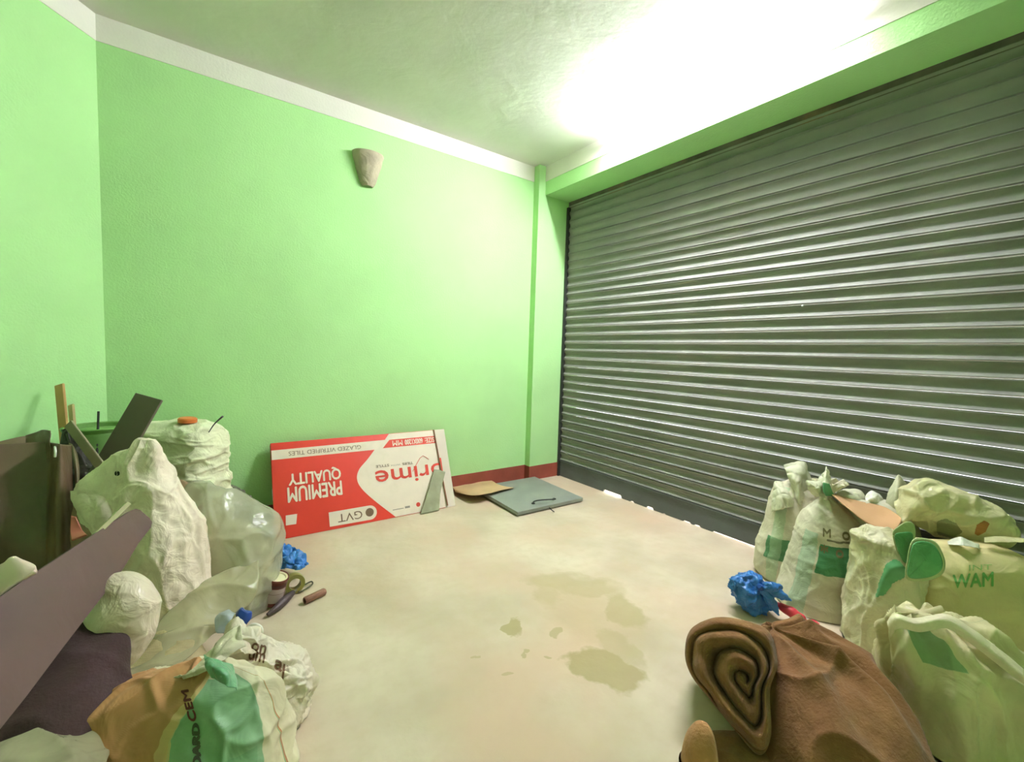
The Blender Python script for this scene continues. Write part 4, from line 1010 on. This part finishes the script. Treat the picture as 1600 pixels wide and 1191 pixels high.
loft('contents', [rring(352, 936, dS, 20, .05), rring(354, 934, dS, 54, .11), rring(354, 895, dS, 62, .13), rring(350, 850, dS, 60, .12), rring(345, 825, dS, 44, .08), rring(340, 812, dS, 14, .02)], CNT, SBG, nu=80, nv=70, layers=[('v', 9, .03), ('n', 5, .02)], seed=48)
pr(sheet('cardboard_sheet', [[W(262, 752, 2.06), W(285, 750, 2.06), W(312, 766, 2.06)], [W(266, 800, 2.02), W(292, 800, 2.0), W(316, 810, 2.02)], [W(272, 870, 1.98), W(296, 870, 1.97), W(318, 880, 1.98)], [G(276, 1.96, .004), G(298, 1.96, .004), G(318, 1.96, .004)]],
         mat('pinkish_card', (176, 146, 116), .8, .08, 5), nu=24, nv=40, thick=.004, layers=[('n', 5, .012)]), 'pinkish-brown cardboard sheet upright behind the clear bag, beside the woven sack', 'cardboard')

# grey rag heap by the wall
RAG = fabric('grey_rag', (104, 104, 88))
pr(loft('rag_heap', [rring(364, 856, 2.50, 20, .04), rring(364, 854, 2.50, 40, .08), rring(364, 820, 2.50, 38, .08), rring(362, 795, 2.50, 34, .08), rring(354, 775, 2.50, 26, .06), rring(345, 760, 2.50, 16, .04), rring(340, 755, 2.50, 6, .02)], RAG, nu=110, nv=90,
        layers=[('v', 10, .03), ('r', 7, .02), ('e', 12, .012)], seed=49), 'dusty grey rag heap against the green wall behind the clear bag', 'rag')
pr(loft('shadow_lump', [rring(392, 846, 2.52, 10, .03), rring(392, 844, 2.52, 24, .07), rring(390, 815, 2.50, 20, .06), rring(388, 790, 2.5, 14, .04), rring(384, 776, 2.5, 5, .02)], mat('near_black_shadow', (52, 48, 40), .9, .2, 12), nu=70, nv=60,  # dark lump added where the shadow beside the rag heap falls
        layers=[('v', 16, .02)], seed=50), 'near-black lump standing for shade between the grey rag heap and the tile carton', 'rag')

# translucent sheet sweeping to the lower left
FILM = mat('greenish_film', (216, 208, 172), .25, .08, 5, bump2=.5, b2scale=9, alpha=.45, transl=.2, spec=.7, dirt=(222, 214, 180), dscale=4, damt=.5)
rows = [[(404, 876, 1.86), (334, 902, 1.74), (262, 962, 1.60), (205, 1040, 1.42), (162, 1076, 1.22), (96, 1136, 1.06), (0, 1166, .97), (-60, 1198, .92)],
        [(404, 908, 1.80), (330, 945, 1.66), (262, 1002, 1.50), (212, 1058, 1.36), (168, 1096, 1.16), (106, 1158, 1.02), (14, 1190, .93), (-50, 1236, .88)],
        [(392, 942, 1.74), (325, 978, 1.60), (268, 1030, 1.44), (216, 1076, 1.30), (174, 1120, 1.12), (122, 1184, .98), (60, 1230, .90), (0, 1280, .86)],
        [(352, 964, 1.68), (322, 1002, 1.54), (272, 1046, 1.40), (222, 1088, 1.26), (182, 1144, 1.10), (160, 1208, .98), (140, 1270, .90), (80, 1320, .86)]]
pr(sheet('film_sheet', [[W(*p) for p in r_] for r_ in rows], FILM, nu=150, nv=70, thick=.0015, layers=[('v', 6, .011), ('r', (4, 4, 6), .014), ('e', 6, .006)], seed=51, zfloor=.01),
   'long cloudy translucent plastic film draped down the left pile to the bottom left corner', 'plastic sheet')
pr(loft('cloth', [rring(70, 1360, 1.0, 60, .06), rring(70, 1350, 1.0, 120, .10), rring(75, 1270, 1.0, 110, .09), rring(82, 1220, 1.02, 80, .07), rring(92, 1190, 1.03, 45, .04), rring(100, 1175, 1.04, 12, .01)], mat('tan_cloth', (176, 140, 108), .9, .12, 6, bump=.2, bscale=90), nu=70, nv=60, layers=[('n', 8, .016)], seed=65),
   'tan cloth dimly seen under the cloudy film in the bottom left corner', 'cloth')
# support heap below the film
pr(loft('rubble_sack', [rring(235, 1125, 1.44, 40, .08), rring(235, 1122, 1.44, 86, .14), rring(238, 1075, 1.45, 76, .13), rring(245, 1030, 1.48, 58, .10), rring(252, 1000, 1.52, 34, .06), rring(256, 986, 1.54, 10, .02)], sackmat('sack_buff', (176, 160, 120)), nu=90, nv=80, layers=SOFT, seed=52),
   'buff sack seen dimly under the cloudy film at the foot of the woven sack', 'sack')

# X: orange and green cement sack
SX = empty('cement_sack', G(300, 1.18), 'orange-brown cement sack with a green side stripe, lowest in the left foreground', 'sack')
MX = printed(mat('sack_orange_white', (214, 206, 176), .45, .08, 6, dirt=(170, 150, 110), dscale=4, damt=.4, bump2=.35, b2scale=9, weave=.06),
             [(.225, .60, 0, 1, (190, 138, 92), 1), (.335, .56, .1, .52, (168, 108, 82), .75), (.045, .225, 0, .86, (134, 172, 132), 1), (.06, .2, 0, .45, (112, 156, 118), .6), (.222, .238, 0, 1, (214, 184, 130), .8)])
dX = 1.17
bodyX = loft('body', [rring(290, 1236, dX, 70, .10, 3), rring(290, 1233, dX, 142, .15, 3), rring(288, 1190, dX, 142, .16, 3), rring(290, 1150, dX, 142, .15, 2.8), rring(288, 1110, dX, 138, .13, 2.6), rring(300, 1080, dX, 118, .10, 2.4), rring(322, 1058, dX, 74, .06, 2.2), rring(330, 1046, dX, 40, .03), rring(332, 1040, dX, 10, .01)],
              MX, SX, nu=180, nv=140, layers=[('n', 4, .022), ('v', 7, .022), ('r', (5, 5, 7), .012), ('e', 8, .008)], seed=53)
bvX = bvh_of(bodyX)
LTX = mat('print_dark_brown', (78, 52, 40), .6, .1); LTG = mat('print_dark_green', (66, 70, 48), .6, .1)
# reads upwards along the orange panel
place_text('lettering', 'STANDARD', [W(318, 1262, dX), W(311, 1132, dX), W(300, 1132, dX), W(303, 1262, dX)], LTG, SX, bold=.05, bvh=bvX, sub=.12)
place_text('lettering', 'CEM', [W(308, 1126, dX), W(294, 1078, dX), W(283, 1080, dX), W(296, 1128, dX)], mat('print_maroon', (104, 40, 34), .6, .1), SX, bold=.05, bvh=bvX, sub=.12)
# folded mouth strip of the sack
sheet('mouth_fold', [[W(262, 1050, 1.22), W(290, 1040, 1.22), W(320, 1020, 1.23), W(346, 996, 1.25), W(375, 975, 1.28)], [W(266, 1058, 1.14), W(294, 1050, 1.13), W(326, 1034, 1.14), W(350, 1012, 1.18), W(378, 992, 1.22)],
                     [W(272, 1066, 1.14), W(300, 1058, 1.12), W(328, 1046, 1.12), W(354, 1026, 1.16), W(384, 1008, 1.20)]], sackmat('mouth_cream', (222, 214, 186)), SX, nu=90, nv=30, layers=[('v', 14, .012), ('e', 14, .006)], seed=54, thick=.002)
sheet('green_fold', [[W(318, 1022, 1.16), W(330, 1030, 1.12), W(345, 1035, 1.12), W(362, 1040, 1.14)], [W(322, 1040, 1.10), W(336, 1046, 1.07), W(354, 1052, 1.07), W(372, 1060, 1.12)], [W(330, 1060, 1.08), W(346, 1068, 1.06), W(358, 1074, 1.06), W(372, 1078, 1.10)]],
      mat('film_green', (120, 178, 136), .3, .12, 12, transl=.2, bump2=.4, b2scale=18), SX, nu=50, nv=40, layers=[('v', 18, .012)], seed=55, thick=.002)

# Y: white crumpled bag with brown scribbled print
SY = empty('plastic_bag', G(410, 1.38), 'crumpled white plastic bag with brown scribbled print beside the orange cement sack', 'bag')
MY = mat('white_crumpled', (232, 220, 198), .42, .05, 8, dirt=(196, 168, 136), dscale=8, damt=.4, bump2=.5, b2scale=16, transl=.12)
dY = 1.36
bodyY = loft('body', [rring(404, 1145, dY, 20, .04), rring(404, 1142, dY, 54, .09), rring(408, 1112, dY, 60, .11), rring(412, 1085, dY, 66, .11), rring(408, 1058, dY, 58, .10), rring(396, 1032, dY, 46, .08), rring(386, 1010, dY, 30, .05), rring(382, 996, dY, 15, .025), rring(381, 990, dY, 5, .01)], MY, SY, nu=150, nv=130,
              layers=[('v', 9, .040), ('e', 8, .020), ('v', 24, .010)], seed=56)
bvY = bvh_of(bodyY)
SCR = mat('print_scribble', (112, 78, 50), .6, .1)
for s_, q in (('on', (392, 1012, 22, 12)), ('um', (388, 1026, 24, 14)), ('E', (378, 1046, 12, 12)), ('a', (428, 1040, 12, 14)), ('r', (440, 1056, 10, 22))):
    x, y, w_, h_ = q
    place_text('lettering', s_, [W(x, y+4, dY), W(x+w_, y+10, dY), W(x+w_+3, y+10-h_, dY), W(x+3, y+4-h_, dY)], SCR, SY, bold=.05, bvh=bvY, sub=.12)
loft('side_bulge', [rring(452, 1090, 1.36, 8, .02), rring(456, 1084, 1.36, 22, .04), rring(458, 1064, 1.36, 24, .045), rring(452, 1046, 1.36, 16, .03), rring(446, 1036, 1.36, 5, .01)], MY, SY, nu=70, nv=60, layers=[('v', 22, .02), ('e', 22, .01)], seed=57)
sheet('neck', [[W(352, 975, 1.42), W(362, 962, 1.44), W(374, 956, 1.45), W(384, 966, 1.44)], [W(350, 994, 1.38), W(362, 984, 1.36), W(378, 980, 1.37), W(390, 988, 1.40)], [W(352, 1010, 1.34), W(366, 1004, 1.31), W(382, 1000, 1.33), W(396, 1006, 1.36)], [W(364, 1024, 1.32), W(376, 1020, 1.29), W(390, 1018, 1.30), W(402, 1022, 1.33)]],
      MY, SY, nu=50, nv=60, layers=[('v', 16, .014), ('e', 14, .008)], seed=58, thick=.002)
rc = W(398, 986, 1.40)
tube('handle_loop', [rc+RH*(.022*math.cos(a))+Z*(.020*math.sin(a)) for a in np.linspace(0, 2*math.pi, 10, endpoint=False)], .006, mat('white_cord', (236, 232, 220), .4, .02), SY, n=10, k=4, closed=True)
pr(loft('blue_film', [rring(378, 976, 1.44, 4, .008), rring(378, 973, 1.44, 9, .015), rring(381, 966, 1.44, 10, .016), rring(379, 958, 1.44, 9, .015), rring(376, 951, 1.44, 3, .006)], mat('navy_film', (36, 70, 150), .3, .1), nu=50, nv=50, layers=[('v', 40, .012)], seed=59),
   'small crushed dark blue plastic scrap at the neck of the white scribbled bag', 'plastic')
pr(loft('blue_scrap', [rring(358, 985, 1.58, 8, .02), rring(356, 981, 1.58, 18, .03), rring(355, 966, 1.6, 17, .03), rring(354, 956, 1.6, 6, .02)], mat('pale_blue_film', (176, 190, 196), .35, .1, 9, alpha=.6), nu=60, nv=40, layers=[('v', 20, .015)], seed=60),
   'pale blue clear plastic scrap beneath the cloudy film near the paint can', 'plastic')

# paint can, tape, glove, tool, tube
CAN = empty('paint_can', G(422, 2.0), 'dented maroon paint can with a pale lilac label and cream lid', 'can')
cb_ = G(424, 2.0, .004); cax = (W(440, 892, 2.02)-W(425, 944, 1.99)); ch = cax.length; cax.normalize()
cax = (Z*.97+RH*.24).normalized(); ch = .125
MAR = mat('can_maroon', (112, 52, 44), .4, .1, 8)
cb_ = cb_+Z*.012
lathe('body', [(0, 0), (.046, 0), (.049, .003), (.047, .007), (.047, ch-.012), (.050, ch-.006), (.047, ch), (.043, ch-.003)], cb_, cax, MAR, CAN, n=56)
LIL = mat('label_lilac', (190, 168, 172), .5, .05)
def arc_label(name, r, h0, h1, a0, a1, m_, parent, base, axis):
    side = RH-axis*RH.dot(axis); side.normalize(); fr_ = axis.cross(side).normalized()
    if fr_.dot(FH) > 0: fr_ = -fr_
    Gd = np.array([[tuple(base+axis*h+side*(r*math.sin(a))+fr_*(r*math.cos(a))) for a in np.linspace(a0, a1, 24)] for h in (h0, (h0+h1)/2, h1)])
    return link(name, grid_me(Gd), m_, parent)
arc_label('label', .0482, .018, ch-.040, -.35, 1.5, LIL, CAN, cb_, cax)
arc_label('label_line', .0486, .060, .0615, -.35, 1.5, mat('line_dark', (92, 56, 52), .5, .05), CAN, cb_, cax)
arc_label('label_band', .0484, ch-.036, ch-.022, -.6, 1.5, mat('label_dark', (84, 44, 40), .5, .1), CAN, cb_, cax)
lathe('lid', [(.044, ch-.004), (.036, ch-.005), (.034, ch-.010), (0, ch-.010)], cb_, cax, mat('cream_lid', (224, 216, 180), .5, .06), CAN, n=40)
TPM = mat('olive_tape', (142, 134, 70), .3, .12, 12)
tc_ = W(460, 898, 2.10); tax = (RH*.55-FH*.75+Z*.1).normalized()
tc_.z = .046
pr(lathe('tape_roll', [(.026, -.02), (.044, -.02), (.046, 0), (.044, .02), (.026, .02), (.026, -.02)], tc_, tax, TPM, n=40), 'olive-brown roll of tape on its edge behind the paint can', 'tape')
gl = [[W(424, 858, 2.33), W(438, 849, 2.36), W(455, 850, 2.36), W(462, 858, 2.33)], [W(426, 872, 2.28), W(440, 862, 2.27), W(458, 864, 2.27), W(478, 866, 2.30)],
      [W(426, 884, 2.24), W(440, 878, 2.22), W(462, 878, 2.21), W(484, 878, 2.25)], [W(432, 892, 2.21), W(446, 888, 2.20), W(465, 891, 2.19), W(482, 884, 2.24)]]
pr(sheet('blue_rag', gl, BLUE, nu=80, nv=70, layers=[('v', 18, .026), ('e', 15, .016), ('r', 14, .012)], seed=61, thick=.002, zfloor=.004), 'crumpled bright blue plastic rag on the floor under the tile carton corner', 'rag')
TR = empty('trowel', G(450, 2.0), 'small trowel with a dark tapered handle lying beside the paint can', 'tool')
tube('handle', [fz(418, 961, .014), fz(432, 950, .022), fz(446, 937, .026), fz(458, 926, .022)], [.008, .015, .018, .011], mat('dark_handle', (74, 60, 60), .5, .15), TR, n=18, k=6)
tube('shank', [fz(456, 928, .022), fz(464, 921, .018), fz(468, 918, .012)], [.006, .005, .005], mat('steel_worn', (160, 156, 130), .35, .1, metal=.6), TR, n=10)
tube('blade_loop', [fz(466, 920, .01), fz(474, 915, .012), fz(486, 909, .012), fz(488, 913, .010), fz(478, 920, .009), fz(468, 925, .009)], .0035, mat('dark_iron', (78, 74, 54), .5, .2, metal=.4), TR, n=10, k=5, closed=True)
TBM = mat('rusty_tube', (134, 92, 72), .7, .15, 16, bump=.3, bscale=60)
a_ = fz(476, 939, .017); b_ = fz(508, 924, .017); tx = (b_-a_)
pr(lathe('pipe_offcut', [(.010, .004), (.010, 0), (.015, -.001), (.017, .004), (.0165, tx.length*.5), (.017, tx.length-.006), (.013, tx.length), (0, tx.length+.001)], a_, tx, TBM, n=28), 'short rusty brown tube offcut on the floor beside the trowel', 'pipe')
